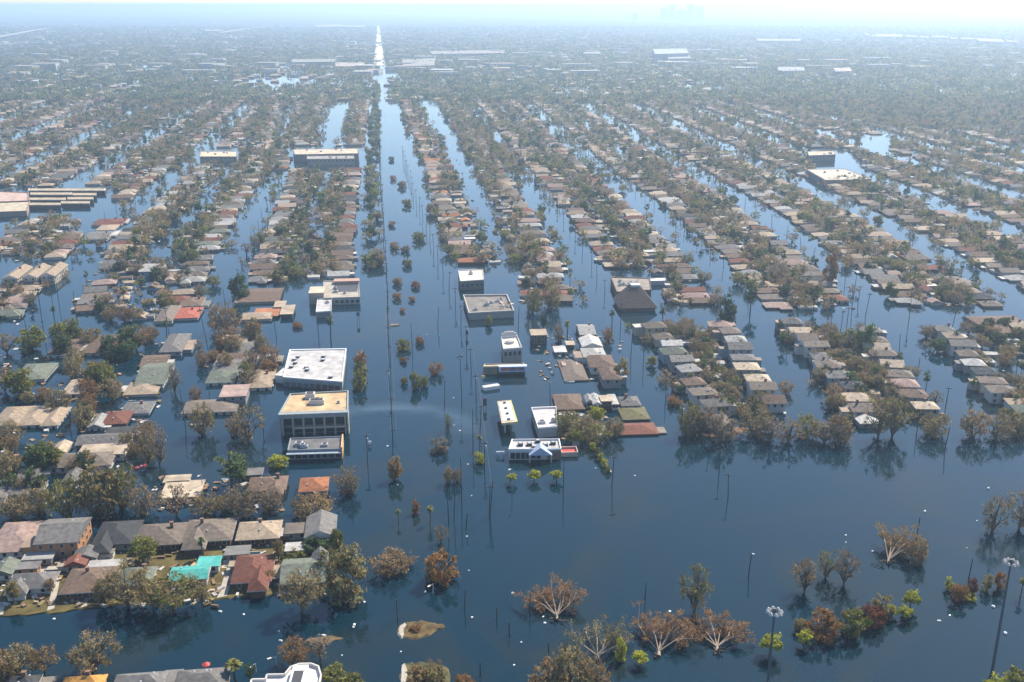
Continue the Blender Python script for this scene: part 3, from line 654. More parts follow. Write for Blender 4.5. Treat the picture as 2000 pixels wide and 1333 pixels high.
    # far large roofs
    far = [([(392,296),(462,296),(462,306),(390,306)], 6, (.4,.33,.24), (.62,.48,.33), 'long tan flat-roofed hall among trees beyond the school', 8),
           ([(572,292),(700,290),(700,300),(575,302)], 8, (.28,.25,.22), (.55,.45,.33), 'large school with long tan roof beside the avenue trees', 14),
           ([(600,305),(690,304),(692,310),(600,311)], 7, (.4,.36,.3), (.33,.3,.27), 'grey front block of the large school by the avenue', 12),
           ([(1575,331),(1650,330),(1702,350),(1612,352)], 6, (.2,.2,.19), (.52,.45,.36), 'large low flat building amid the trees of the far blocks', 8),
           ([(1577,296),(1628,295),(1632,302),(1580,304)], 7, (.24,.25,.25), (.55,.42,.3), 'orange-tan roofed hall beyond the large low building', 8),
           ([(1520,131),(1570,131),(1572,138),(1520,139)], 8, (.6,.6,.6), (0.51,0.51,0.51), 'white flat roof far off among wooded blocks', 0),
           ([(1628,133),(1660,132),(1664,139),(1632,140)], 8, (.5,.4,.33), (.7,.55,.45), 'pinkish flat roof far off among wooded blocks', 0),
           ([(1275,96),(1340,95),(1345,104),(1280,106)], 22, (.5,.5,.5), (.55,.57,.6), 'wide pale arena roof near the horizon', 0),
           ([(1305,108),(1345,107),(1350,114),(1305,115)], 12, (.6,.58,.55), (0.51,0.48,0.45), 'white hall in front of the far arena', 0),
           ([(840,100),(985,98),(985,104),(845,106)], 8, (.6,.5,.45), (0.50,0.42,0.37), 'long pale pink warehouse row far along the avenue', 0),
           ([(785,116),(850,114),(848,128),(788,130)], 8, (.4,.38,.34), (.5,.46,.4), 'pale flat roof beside the far avenue trees', 0),
           ([(570,116),(655,115),(655,121),(570,122)], 9, (.3,.3,.3), (.45,.43,.35), 'far long olive-tan roof left of the avenue trees'.replace('left of','before'), 0),
           ([(655,122),(712,122),(712,130),(655,130)], 8, (.5,.4,.33), (.66,.52,.44), 'pink-tan flat roof beside the far avenue', 0),
           ([(1712,67),(1762,67.6),(1762,72),(1712,71.5)], 12, (.7,.6,.5), (0.53,0.45,0.39), 'long pale warehouse near the hazy horizon', 0),
           ([(1905,75),(1955,77),(1962,82),(1915,80.5)], 12, (.7,.62,.5), (0.53,0.46,0.41), 'longest cream warehouse near the hazy horizon', 0),
           ([(615,49),(670,48),(670,52),(615,53)], 14, (.7,.62,.5), (0.53,0.46,0.37), 'bright cream hall near the horizon by the overpass', 0),
           ([(672,50),(712,50),(712,53),(672,53)], 14, (.7,.65,.6), (0.50,0.45,0.41), 'pale hall beside the bright cream hall', 0),
           ([(400,58),(435,58),(435,61),(400,61)], 14, (.7,.6,.55), (0.52,0.45,0.42), 'pale pink hall far under the overpass', 0),
           ([(1480,76),(1562,77),(1562,80),(1480,80)], 12, (.7,.6,.55), (0.52,0.45,0.39), 'pale strip of roofs near the horizon', 0),
           ([(1140,102),(1172,101),(1172,105),(1142,105)], 10, (.7,.62,.55), (0.52,0.46,0.41), 'small bright far roof beyond the wooded blocks', 0)]
    for i, (x0, x1, y0) in enumerate(((1702,1708,68.5),(1768,1790,69),(1796,1812,70.5),(1820,1850,70),(1856,1870,73),(1876,1900,73.5),(1966,1985,79),(1690,1698,66))):
        far.append(([(x0,y0),(x1,y0+.6),(x1+2,y0+3.6),(x0+1,y0+3)], 11, (.5,.45,.38), (.4,.35,.3), f"{OW[i]} of the small cream sheds in the long warehouse strip near the horizon", 0))
    for q, z, wc, rc, lab, wn_ in far:
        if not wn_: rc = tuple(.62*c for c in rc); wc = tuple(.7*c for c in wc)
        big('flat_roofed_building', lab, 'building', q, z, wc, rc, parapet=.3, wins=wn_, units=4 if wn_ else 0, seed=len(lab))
commercial()

# ------------------------------------------------------------------ placed houses
rng = random.Random(21)
def hb(x0, y0, x1, y1, kind, rc, wc, label, wh=2.3, rise=2.0, rot=GA, deep=False, detail=2, base=-1.2, cat='house', name='house', over=.5, group=None):
    xc = (x0 + x1) / 2
    f = G(xc, y1, wh); w = (x1 - x0) / pxm(f[0], f[1] + 5, wh) - 2*over
    if kind in ('flat', 'gabley') or deep: d = hypot(*(a - b for a, b in zip(G(xc, y0, wh + (rise*.5 if deep else 0)), f)))
    else: d = 2 * (G(xc, y0, wh + rise)[1] - f[1])
    d = max(3.0, min(d, 30)) - 2*over; w = max(2.5, w); d = max(2.5, d)
    wing = 0
    if kind == 'cross': d = max(4.0, d/1.34); wing = d*.34
    hx, hy = -sin(rot), cos(rot); L = d/2 + over + wing
    xb = G((x0+x1)/2, y1, wh)
    return house(xb[0] + hx*L, xb[1] + hy*L, rot, w, d, wh, rise, kind, rc, wc, label, rng, detail, base=base, cat=cat, name=name, over=over, group=group)
def placed_houses():
    dry = dict(wh=2.9, rise=2.5, base=-.3, over=.8)
    # dry row along the bottom
    hb(-30,1034,64,1079,'hip','pink-grey','white','pink-grey hip-roofed house with roof damage, cut by the picture edge', deep=False, **dry)
    hb(66,1022,150,1062,'gable','grey','orange','tall grey gable-roofed house with a sunlit orange brick end wall', wh=5.6, rise=2.6, base=-.3)
    hb(70,1044,146,1062,'flat','grey','orange','grey lean-to roof along the front of the orange-walled house', wh=3.6, rise=0, base=-.3, cat='lean-to', name='lean_to')
    hb(170,1034,252,1080,'cross','dark grey','grey','near-black cross-hipped house between two brown-grey houses', **dry)
    hb(260,1030,350,1066,'hip','grey-brown','brick','grey-brown hip-roofed house behind the leafy garden tree', **dry)
    hb(350,1028,447,1072,'cross','grey-brown','brick','wide grey-brown house with a short front wing above turquoise tarps', **dry)
    hb(460,1022,545,1054,'hip','tan','brick','tan hip-roofed house with clean ridges beside the grey garage', **dry)
    hb(555,1021,602,1042,'flat','grey-brown','grey','low grey garage roof joined to the tall grey house', wh=3.0, rise=0, base=-.3, cat='garage', name='garage')
    hb(594,1008,655,1050,'gabley','grey','grey','grey front-gabled house, last in the row before the water', wh=3.6, rise=2.4, base=-.3)
    hb(556,1059,600,1076,'flat','white','white','bright white patio roof torn at its edge', wh=2.6, rise=0, base=-.3, cat='patio roof', name='patio_roof')
    hb(438,1066,486,1084,'flat','grey','grey','grey flat shed with stained roof beside the curved pool', wh=2.8, rise=0, base=-.3, cat='shed', name='shed')
    hb(446,1104,525,1156,'cross','red-brown','brick','red-brown hip-roofed house on the dry corner lot with driveway', rot=GA, **dry)
    hb(446,1097,484,1106,'flat','tan','tan','low tan patio cover behind the red-brown house', wh=2.7, rise=0, base=-.3, cat='patio roof', name='patio_roof')
    hb(547,1100,634,1140,'gable','green-grey','brick','mossy grey house with a worn ridge behind bare trees', **dry)
    hb(607,1080,640,1104,'gabley','grey','brick','grey rear wing of the mossy house by the shore', **dry)
    hb(383,1087,428,1107,'flat','turquoise','white','upper turquoise tarp-covered roof', wh=3.0, rise=0, base=-.3, cat='tarp roof', name='tarped_shed')
    hb(330,1112,404,1133,'gable','turquoise','white','wide turquoise tarp-covered roof half hidden by trees', wh=2.8, rise=1.2, base=-.3)
    hb(225,1112,292,1146,'hip','green-grey','brick','green-grey hip-roofed house behind the big shore trees', **dry)
    hb(116,1118,214,1158,'hip','brown','brick','brown hip-roofed house with a pale awning along its front', **dry)
    hb(134,1138,186,1146,'flat','pale grey','white','pale blue-white awning along the brown house front', wh=3.1, rise=0, base=-.3, cat='awning', name='awning', detail=0)
    hb(4,1124,92,1160,'cross','grey','white','grey house with white-trimmed front gable near the shore', **dry)
    hb(124,1090,166,1106,'gabley','red-brown','cream','small red-brown gabled cottage with a cream edge', wh=2.8, rise=1.6, base=-.3)
    hb(170,1094,236,1107,'flat','white','white','long white shed roof with rusty patches', wh=2.6, rise=0, base=-.3, cat='shed', name='shed')
    hb(42,1076,100,1093,'flat','pale grey','grey','pale grey flat garage behind the pool yard', wh=2.8, rise=0, base=-.3, cat='garage', name='garage')
    hb(24,1098,72,1112,'flat','grey','orange','small grey flat roof with an orange wall', wh=2.8, rise=0, base=-.3, cat='shed', name='shed')
    hb(-20,1098,22,1124,'gabley','green-grey','white','green-grey roof at the picture edge above the gable house', wh=2.8, rise=1.6, base=-.3)
    hb(140,1072,188,1092,'gabley','grey','white','grey side wing joined to the near-black house', wh=2.8, rise=1.4, base=-.3)
    # bottom edge
    hb(114,1321,196,1352,'hip','orange','tan','bright orange tiled roof at the bottom picture edge', wh=3.0, rise=2.2, base=-.3)
    hb(216,1318,316,1352,'hip','grey','white','wide grey roof at the bottom picture edge', wh=3.0, rise=2.2, base=-.3)
    hb(338,1314,440,1352,'hip','grey','tan','grey roof beside the red umbrella at the bottom edge', wh=3.0, rise=2.2, base=-.3)
    hb(0,1322,66,1352,'hip','dark grey','brick','dark grey roof in the bottom corner under trees', wh=3.0, rise=2.0, base=-.3)
    # middle of the left-hand blocks
    P = [(118,748,166,770,'hip','beige','white','small beige hip-roofed house standing alone in the flooded yards',1.6,1.7),
         (262,716,318,752,'gable','green-grey','white','large green-grey roof with a white gable end',2.2,3.2),
         (240,752,304,771,'hip','tan','white','tan low hip roof in front of the green-grey roof',1.3,1.5),
         (272,698,320,716,'gable','brown','white','brown gable-roofed house behind the green-grey roof',1.6,1.7),
         (234,790,291,808,'hip','grey','white','long grey low-roofed house on the corner of the flooded street',1.3,1.4),
         (192,808,246,829,'hip','red-brown','brick','reddish-brown hip-roofed house behind the dark carport roof',1.6,1.7),
         (170,814,200,836,'gabley','pale grey','white','small pale grey front gable beside the reddish-brown house',1.6,1.5),
         (204,834,265,848,'flat','dark grey','white','dark flat carport roof with white end post',1.6,0),
         (148,850,250,868,'gable','grey','brick','very long grey roof with a brick lower wall',1.7,1.6),
         (150,868,239,889,'flat','beige','white','long beige flat roof above the wide brown roof',3.0,0),
         (96,886,212,912,'hip','grey-brown','white','wide grey-brown roof over a white wall of dark windows',2.6,2.4),
         (98,866,128,885,'gabley','beige','cream','tiny beige front gable among brown trees',1.5,1.4),
         (-20,805,36,832,'hip','tan','white','tan hip roof at the picture edge by brown trees',1.6,1.7),
         (30,804,80,831,'hip','tan','white','tan hip-roofed house beside the picture-edge one',1.6,1.7),
         (78,806,112,832,'hip','tan','white','tan hip roof half hidden by a brown tree',1.6,1.7),
         (22,718,86,742,'hip','green-grey','white','broad green-grey hip roof under green trees',1.5,1.9),
         (90,668,148,694,'hip','brown','white','brown hip roof with a leaning bare trunk in front',1.6,1.8),
         (158,664,220,690,'hip','brown','white','brown hip roof amid thick brown trees near the cross street',1.6,1.8),
         (310,660,354,688,'hip','grey','blue','grey hip-roofed house at the cross street corner',2.4,1.9),
         (428,752,480,775,'flat','pink-grey','grey','pink flat-roofed two-storey house in the water',4.6,0),
         (432,657,480,674,'gable','tan','white','tan gabled house at the head of the short row',1.8,1.8),
         (450,674,500,694,'gable','grey','cream','grey gable roof second in the short row',1.8,1.7),
         (422,691,470,706,'gable','brown','cream','brown gable roof third in the short row',1.6,1.7),
         (413,708,472,729,'gable','grey','white','grey gable roof fourth in the short row',1.6,1.7),
         (401,728,456,748,'hip','green-grey','white','green-grey low roof with dark carport fifth in the short row',1.6,1.6),
         (355,786,460,806,'hip','grey-brown','white','very long grey-brown roof beside the bare street trees',1.6,1.6),
         (476,732,530,758,'hip','tan','white','tan hip roof behind the pink two-storey house',1.6,1.7),
         (500,696,534,712,'gable','pale grey','white','pale roof patch beside the white store',1.6,1.5),
         (318,928,368,942,'flat','beige','white','rear beige flat roof beside the street lamp',2.2,0),
         (312,940,388,972,'flat','beige','white','front beige roof with a bare tree before it',2.2,0),
         (480,938,556,968,'cross','brown','brick','brown cross-hipped house behind the grey-brown tree',2.2,2.2),
         (478,914,512,928,'flat','grey','brick','small grey flat roof behind the brown cross-hipped house',2.0,0),
         (583,936,640,960,'hip','orange-brown','orange','orange-brown house with two dark dormers',3.0,2.0),
         (-30,946,44,978,'cross','grey','white','grey hip roof at the picture edge behind the oaks',2.0,2.0),
         (32,916,68,936,'gable','grey','blue','grey gable roof over a blue wall by oaks',2.0,1.8),
         (118,922,152,944,'gabley','grey','white','grey gable roof just before the oak grove',2.0,1.8),
         (-10,918,30,930,'flat','dark grey','grey','dark flat roof at the picture edge behind grey gable',2.0,0),
         # between cross street and shops
         (470,612,530,624,'hip','tan','white','tan low roof at the cross street corner',1.4,1.5),
         (466,566,545,590,'gable','brown','cream','long brown roof behind the small orange shed roofs',1.4,1.8),
         (494,602,543,618,'flat','orange-brown','dark','rusty orange flat shed roof on the cross street',1.6,0),
         (546,596,572,614,'flat','beige','dark','small square beige roof beside the rusty shed',2.6,0),
         (534,588,556,600,'flat','tan','dark','tiny tan roof behind the square beige one',2.4,0),
         (300,602,336,628,'pyramid','grey-brown','white','grey-brown hip roof beside the bright red roof',1.6,2.0),
         (336,606,386,622,'hip','red','white','bright red-roofed house on the cross street',1.4,1.5),
         (348,584,392,598,'hip','brown','white','dark brown roof behind the bright red roof',1.4,1.5),
         (3,520,34,545,'gabley','tan','cream','tall tan gabled house, first of three beside the flooded street',5.4,2.2),
         (42,518,71,543,'gabley','tan','cream','tall tan gabled house, second of three beside the flooded street',5.4,2.2),
         (77,516,106,540,'gabley','tan','cream','tall tan gabled house, third of three beside the flooded street',5.4,2.2),
         (270,518,300,531,'gable','blue' if 0 else 'pale grey','blue','blue-white two-storey house above brown trees',3.6,1.6),
         (178,412+16,236,440,'hip','red-brown','white','large red-brown hip roof on the open water by the school',1.3,2.2),
         (186,441,222,450,'hip','tan','white','tan roof in front of the large red-brown one',1.3,1.4),
         (162,456,208,468,'gable','grey','white','grey roof in front of the tan one',1.6,1.4)]
    for x0, y0, x1, y1, kind, rc, wc, lab, wh, rise in P:
        hb(x0, y0, x1, y1, kind, rc, wc, lab, wh=wh, rise=rise, detail=2 if y1 > 640 or wh > 3 else 1)
    # behind the gas station
    Q = [(1037,643,1070,655,'flat','tan','dark','dark-walled two-storey house with a tan roof',5.2,0),
         (1132,636,1165,654,'gable','pale grey','grey','pale grey house topmost of the cluster behind the gas station',2.6,2.2),
         (1137,660,1178,678,'gabley','white','white','white-roofed house with a pale front gable',3.4,2.0),
         (1083,676,1108,688,'flat','white','grey','small white flat shed beside the garden wall',1.8,0),
         (1106,666,1124,674,'flat','beige','brick','tiny beige roof behind the white shed',2.2,0),
         (1140,682,1186,698,'hip','pale grey','white','pale grey two-storey house in front of the white gable',3.6,1.8),
         (1153,697,1205,718,'hip','brown','white','brown-roofed white house two storeys tall in the cluster',3.6,2.2),
         (1177,722,1216,742,'pyramid','brown','grey','grey-walled two-storey house closest to the ripples',4.4,2.0),
         (1098,706,1130,714,'flat','pink-grey','tan','low pinkish flat shed by the mossy roof',1.6,0),
         (1102,716,1150,743,'hip','grey-brown','cream','mossy grey-brown low hip roof with a pale hip edge',.7,1.6),
         (1087,777,1144,800,'hip','brown','dark','brown hip roof behind the yellow-green yard trees',1.2,1.8),
         (1145,773,1160,786,'gabley','pale grey','white','small pale gable beside the orange-tan roof',3.0,1.2),
         (1158,771,1176,790,'gabley','white','white','white ribbed roof between small gables',3.2,1.0),
         (1174,772,1198,784,'flat','orange-brown' if 0 else 'beige','brick','beige square roof over a dark brick wall',4.0,0),
         (1196,770,1208,790,'flat','pale grey','white','narrow white roof at the end of the gabled row',3.0,0),
         (1214,776,1254,793,'hip','grey','white','grey hip-roofed house with white ridge patches',2.0,1.8),
         (1216,801,1271,820,'hip','mossy brown','dark','mossy low hip roof above the long red-brown roof',.8,1.5),
         (1196,831,1288,849,'hip','red-brown','brick','very long low red-brown roof jutting into the open water',.8,1.5)]
    for x0, y0, x1, y1, kind, rc, wc, lab, wh, rise in Q:
        hb(x0, y0, x1, y1, kind, rc, wc, lab, wh=wh, rise=rise, rot=GB)
    hb(1374,814,1436,838,'cross','grey-brown','blue','grey-brown house with blue walls at the tip of the wooded block', wh=3.0, rise=2.2, rot=GB)
    hb(1680,800,1722,828,'pyramid','white','grey','dirty white round-cornered roof under the tall bare trees', wh=2.2, rise=1.6, rot=GB)
    hb(1938,624,2040,650,'hip','brown','orange','large brown roof with an orange rear edge at the picture edge', wh=2.4, rise=2.6, rot=GB)
placed_houses()
# white flat building with a round end at the bottom edge
def bottom_building():
    a = G(500, 1318, 4.5); b = G(632, 1318, 4.5); W = b[0] - a[0]
    t = thing('apartment_building', 'white flat-roofed building with octagonal railed end at the bottom edge', 'building', (a[0], a[1]-14, 0), R(2))
    e = 2.9; xs = W - e
    pts = [(0,0),(W,0),(W,12.5),(W-1.2,16.2),(W-3.2,17.4),(W-6.2,17.4),(W-8.2,16.2),(W-9.2,13.2),(W*.2,13.2),(W*.2,11.4),(0,11.4)]
    k = MB(); k.prism(pts, -1.2, 4.2, top=False); link('wall', k.mesh('wall', M['wall']), t, color=(.5,.48,.46))
    k = MB(); k.prism(pts, 4.2, 4.3); ro = link('roof', k.mesh('roof', M['flat']), t, color=(.62,.58,.56))
    for i in range(len(pts)):
        p, q = pts[i], pts[(i+1) % len(pts)]; L = hypot(q[0]-p[0], q[1]-p[1])
        k = MB(); k.box(0,-.2,0,L,.2,.9); o = link('parapet', k.mesh('parapet', M['white']), t, (p[0], p[1], 4.25), atan2(q[1]-p[1], q[0]-p[0]))
    k = MB(); k.box(W-7.2,4,4.3,W-3.4,15,6.4); link('stair_house', k.mesh('stair_house', M['wall']), t, color=(.6,.58,.56))
    k = MB(); k.box(W-6.6,6.5,6.4,W-4.2,12.5,6.5); link('skylight', k.mesh('skylight', M['vent']), t)
bottom_building()
# ------------------------------------------------------------------ dry corner lots, islands
def poly_slab(name, px, z, m, z0=-.6, jag=.28):
    pts = [G(x, y, z) for x, y in px]
    if sum(pts[i][0]*pts[(i+1)%len(pts)][1] - pts[(i+1)%len(pts)][0]*pts[i][1] for i in range(len(pts))) < 0: pts = pts[::-1]
    k = MB(); n = len(pts); cx = sum(p[0] for p in pts)/n; cy = sum(p[1] for p in pts)/n
    rj = random.Random(int(abs(pts[0][0])*10)); pts = [(lerp(pts[i], pts[(i+1)%len(pts)], t/4)[0] + rj.gauss(0, jag), lerp(pts[i], pts[(i+1)%len(pts)], t/4)[1] + rj.gauss(0, jag)) for i in range(len(pts)) for t in range(4)]
    n = len(pts); cx = sum(p[0] for p in pts)/n; cy = sum(p[1] for p in pts)/n
    # sloping bank: bottom ring wider than the top
    bot = [(p[0]+(p[0]-cx)/max(1,hypot(p[0]-cx,p[1]-cy))*1.6, p[1]+(p[1]-cy)/max(1,hypot(p[0]-cx,p[1]-cy))*1.6) for p in pts]
    for i in range(n):
        j = (i+1) % n; k.face([(*bot[i], z0), (*bot[j], z0), (*pts[j], z), (*pts[i], z)])
    k.face([(*p, z) for p in pts])
    return structure(name, k.mesh(name, m))
def ground_patches():
    poly_slab('yard_ground', [(-80,1062),(-80,1207),(20,1203),(90,1197),(140,1192),(180,1186),(235,1180),(300,1177),(360,1172),(425,1170),(470,1163),(530,1161),(580,1158),(640,1146),(652,1110),(660,1060),(655,1046),(550,1052),(440,1070),(340,1066),(250,1078),(150,1070),(60,1076)], .3, M['lawn'])
    for i, p in enumerate(([(424,1168),(443,1164),(462,1108),(444,1107)], [(92,1193),(106,1188),(118,1128),(106,1128)], [(158,1187),(170,1184),(172,1170),(164,1170)], [(432,1110),(470,1108),(468,1098),(436,1098)], [(76,1134),(116,1132),(118,1106),(80,1107)], [(-10,1203),(6,1200),(10,1176),(0,1176)], [(470,1078),(520,1076),(516,1088),(474,1090)], [(-30,1085),(30,1083),(40,1074),(-30,1076)])):
        pts = [G(x,y,.32) for x,y in p]
        if sum(pts[a][0]*pts[(a+1)%4][1]-pts[(a+1)%4][0]*pts[a][1] for a in range(4)) < 0: pts = pts[::-1]
        k = MB(); k.prism(pts, .1, .31+.004*(i%3)); structure('driveway' if i in (0,1,2,5) else 'patio', k.mesh('driveway', M['concrete']))
    for p, lab in (([(83,1125),(112,1123),(112,1113),(86,1114)], 'rectangular dark garden pool on the pale patio'), ([(484,1085),(512,1083),(508,1078),(486,1079)], 'small curved dark pool beside the grey flat shed')):
        pts = [G(x,y,.4) for x,y in p]
        if sum(pts[a][0]*pts[(a+1)%4][1]-pts[(a+1)%4][0]*pts[a][1] for a in range(4)) < 0: pts = pts[::-1]
        k = MB(); k.prism(pts, .1, .42); o = link('garden_pool', k.mesh('garden_pool', M['pool'])); tag(o, lab, 'pool')
        for i in range(4):
            a, b = pts[i], pts[(i+1)%4]; k = MB(); k.box(0,-.25,.1,hypot(b[0]-a[0],b[1]-a[1]),.02,.5); q = link('pool_edge', k.mesh('pool_edge', M['concrete']), o, (a[0],a[1],0), atan2(b[1]-a[1],b[0]-a[0]))
    # the median's bare end standing out of the water
    poly_slab('traffic_island', [(779,1232),(784,1220),(800,1215),(830,1214),(848,1218),(866,1221),(864,1227),(850,1230),(838,1240),(815,1246),(790,1245)], .25, mat('brown_grass', (.1,.068,.026), .95, noise=.8, nscale=.5))
    poly_slab('island_kerb', [(779,1236),(781,1223),(790,1217),(794,1221),(788,1228),(789,1240),(784,1244)], .34, M['concrete'], jag=.03)
    poly_slab('grass_island', [(784,1334),(786,1305),(794,1296),(830,1293),(860,1297),(872,1312),(878,1340),(830,1352),(790,1352)], .25, mat('pale_grass', (.085,.075,.03), .95, noise=.8, nscale=.5))
    poly_slab('island_kerb', [(783,1340),(785,1300),(790,1296),(796,1312),(790,1340)], .34, M['concrete'], jag=.03)
    poly_slab('soil_bank', [(1366,846),(1380,838),(1440,834),(1462,836),(1462,842),(1440,848),(1390,853)], .25, mat('brown_soil', (.17,.1,.055), .95, noise=.5, nscale=.5))
    poly_slab('mud_bank', [(590,1255),(600,1248),(650,1242),(668,1246),(640,1256)], .12, mat('wet_mud', (.12,.08,.04), .9, noise=.5, nscale=.5))
    poly_slab('traffic_island', [(694,752),(698,690),(707,682),(713,700),(715,745),(706,765)], .2, mat('median_soil', (.1,.075,.04), .95, noise=.5, nscale=.5))
    poly_slab('soil_bank', [(1086,842),(1100,826),(1180,826),(1186,845),(1160,858),(1110,858)], .15, M['lawn'])
ground_patches()

# ------------------------------------------------------------------ streets and house rows
def street(pts):
    q = sorted((G(x, y) for x, y in pts), key=lambda p: p[1])
    Y = [p[1] for p in q]; X = [p[0] for p in q]
    def f(y):
        if y <= Y[0]: m = (X[1]-X[0])/(Y[1]-Y[0]); return X[0] + m*(y-Y[0]), m
        if y >= Y[-1]: m = (X[-1]-X[-2])/(Y[-1]-Y[-2]); return X[-1] + m*(y-Y[-1]), m
        for i in range(len(Y)-1):
            if Y[i] <= y <= Y[i+1]:
                m = (X[i+1]-X[i])/(Y[i+1]-Y[i]); return X[i] + m*(y-Y[i]), (X[min(i+2,len(X)-1)]-X[max(i-1,0)])/(Y[min(i+2,len(Y)-1)]-Y[max(i-1,0)])
    return f
def shift(f, dx): return lambda y: (f(y)[0] + dx, f(y)[1])
AVL = street([(690,600),(694,520),(702,400),(711,300),(724,200),(731,140)])
AVR = street([(893,600),(882,520),(868,470),(842,400),(826,330),(798,250),(770,180),(757,140)])
R1 = street([(1165,590),(1132,520),(1082,430),(1030,360),(985,300),(940,235),(900,180)])
R2 = street([(1440,590),(1370,500),(1285,420),(1215,365),(1145,310),(1065,232),(1000,180)])
R3 = street([(1705,590),(1600,500),(1500,425),(1400,362),(1310,308),(1210,245),(1140,200)])
L1 = street([(430,590),(455,510),(500,420),(535,350),(553,290),(560,220)])
L2 = street([(112,590),(158,510),(212,450),(290,385),(370,320),(440,250)])
Q1 = street([(1195,640),(1250,730),(1322,830)]); Q2 = street([(1475,640),(1525,710),(1570,770),(1605,830)])
Q3 = street([(1752,640),(1825,735),(1895,810)]); Q4 = shift(Q3, 84)
def yy(py): return G(1000, py)[1]
ROWS = []
def row(f, side, pnear, pfar, name, off=13.5, storeys=1, pal='mix', dens=.005, skip=.06, near=True):
    ROWS.append(dict(f=f, side=side, y0=yy(pnear), y1=yy(pfar), name=name, off=off, st=storeys, pal=pal, dens=dens, skip=skip))
FAR = 192
row(AVL, -1, 540, FAR, "the avenue's left-bank row", off=1, pal='mix', dens=.0085)
row(AVR, 1, 515, FAR, "the avenue's right-bank row", off=2, pal='red', dens=.0048)
row(shift(AVL, -64), -1, 330, FAR, "the second row behind the avenue's left bank", dens=.009)
row(shift(AVR, 58), 1, 330, FAR, "the second row behind the avenue's right bank", dens=.009)
row(L1, 1, 552, FAR, "the first left-side channel's right-bank row", dens=.0085)
row(L1, -1, 612, FAR, "the first left-side channel's left-bank row", dens=.0092)
row(L2, 1, 612, FAR, "the second left-side channel's right-bank row", dens=.0088)
row(L2, -1, 628, FAR, "the second left-side channel's left-bank row", dens=.0084)
for i in range(1, 9):
    row(shift(L2, -88*i), 1, 500, FAR, f"the {OW[i+1]} left-side channel's right-bank row", dens=.0066)
    row(shift(L2, -88*i), -1, 500, FAR, f"the {OW[i+1]} left-side channel's left-bank row", dens=.0058)
for k, (f, a, b) in enumerate(((R1, 588, 522), (R2, 592, 600), (R3, 602, 592))):
    row(f, -1, a, FAR, f"the {OW[k]} right-side channel's left-bank row", pal='brown', dens=.0076)
    row(f, 1, b, FAR, f"the {OW[k]} right-side channel's right-bank row", pal='brown', dens=.0076)
for i in range(1, 13):
    row(shift(R3, 86*i), -1, 598, FAR, f"the {OW[min(i+2,12)]} right-side channel's left-bank row", pal='brown', dens=.0082, skip=.12 + .02*i)
    row(shift(R3, 86*i), 1, 598, FAR, f"the {OW[min(i+2,12)]} right-side channel's right-bank row", pal='brown', dens=.0082, skip=.12 + .02*i)
row(Q1, 1, 812, 640, "the ripple channel's two-storey row", storeys=2, pal='pale', dens=.0085, skip=0)
row(Q2, -1, 800, 648, "the middle lower channel's left-bank row", storeys=2, pal='pale', dens=.0135)
row(Q2, 1, 815, 636, "the middle lower channel's right-bank row", storeys=2, pal='pale', dens=.0095, skip=0)
row(Q3, -1, 812, 650, "the last lower channel's left-bank row", storeys=2, pal='pale', dens=.0135)
row(Q3, 1, 822, 655, "the last lower channel's right-bank row", storeys=2, pal='pale', dens=.0095, skip=0)
row(Q4, -1, 800, 640, "the picture-edge lower row", storeys=2, pal='pale', dens=.0105)
# open water and already built-up places, in picture pixels of the ground
CLEAR = [[(686,1400),(686,545),(694,400),(711,300),(726,180),(740,130),(756,130),(800,250),(842,400),(884,520),(905,600),(940,648),(940,1400)],
         [(940,648),(1225,640),(1230,720),(1330,850),(1330,1400),(940,1400)],
         [(-400,1400),(-400,634),(700,634),(700,1400)], [(560,545),(712,543),(712,640),(560,640)],
         [(880,515),(1000,515),(1020,625),(880,625)], [(1178,540),(1300,540),(1310,625),(1200,630)],
         [(-40,365),(60,365),(215,364),(240,380),(230,420),(120,428),(60,430),(-40,430)], [(150,420),(240,420),(240,470),(150,475)],
         [(385,288),(470,288),(470,325),(380,325)], [(560,285),(712,285),(712,335),(560,335)], [(1570,290),(1660,290),(1720,352),(1600,358)],
         [(340,596),(395,596),(395,634),(296,634)], [(-30,514),(112,510),(120,552),(-30,556)], [(460,590),(580,590),(580,634),(460,634)],
         [(1318,866),(1500,880),(2400,880),(2400,1400),(1318,1400)],
         [(1205,612),(1420,602),(1600,622),(1760,612),(2300,592),(2300,608),(1980,628),(1760,648),(1420,640),(1240,640)], [(1672,262),(1742,264),(1742,305),(1690,306)]]
def clear(x, y):
    px, py, _ = PX(x, y)
    return any(inpoly(px, py, c) for c in CLEAR)
PAL = {'mix': ['pale grey','tan','grey-brown','brown','grey','tan','grey','brown','grey-brown','tan','green-grey','pink-grey','red-brown','dark grey','pale grey','beige'],
       'red': ['grey-brown','brown','red-brown','tan','orange-brown','brown','grey','pink-grey','tan','grey-brown','brown','beige','red','grey','grey-brown'],
       'brown': ['grey-brown','brown','pale grey','grey','tan','beige','tan','red-brown','grey-brown','pink-grey','grey','brown','tan','dark grey'],
       'pale': ['pale grey','grey-brown','tan','grey','beige','grey-brown','grey','brown','grey-brown','green-grey','dark grey','brown','white','pink-grey']}
WALLS = ['white','cream','brick','grey','white','tan','brick','blue']
WOODS = [[(1380,120),(2050,120),(2050,262),(1760,250),(1440,200)], [(170,265),(320,130),(430,105),(395,190),(310,262)], [(1480,92),(2050,96),(2050,124),(1480,122)], [(690,130),(720,130),(716,190),(690,190)], [(770,130),(900,150),(980,200),(800,190)], [(-40,100),(300,96),(250,126),(-40,132)]]
def woods(x, y):
    px, py, _ = PX(x, y); return any(inpoly(px, py, c) for c in WOODS)
HC, TC, JC = [], [], []
rng = random.Random(77)
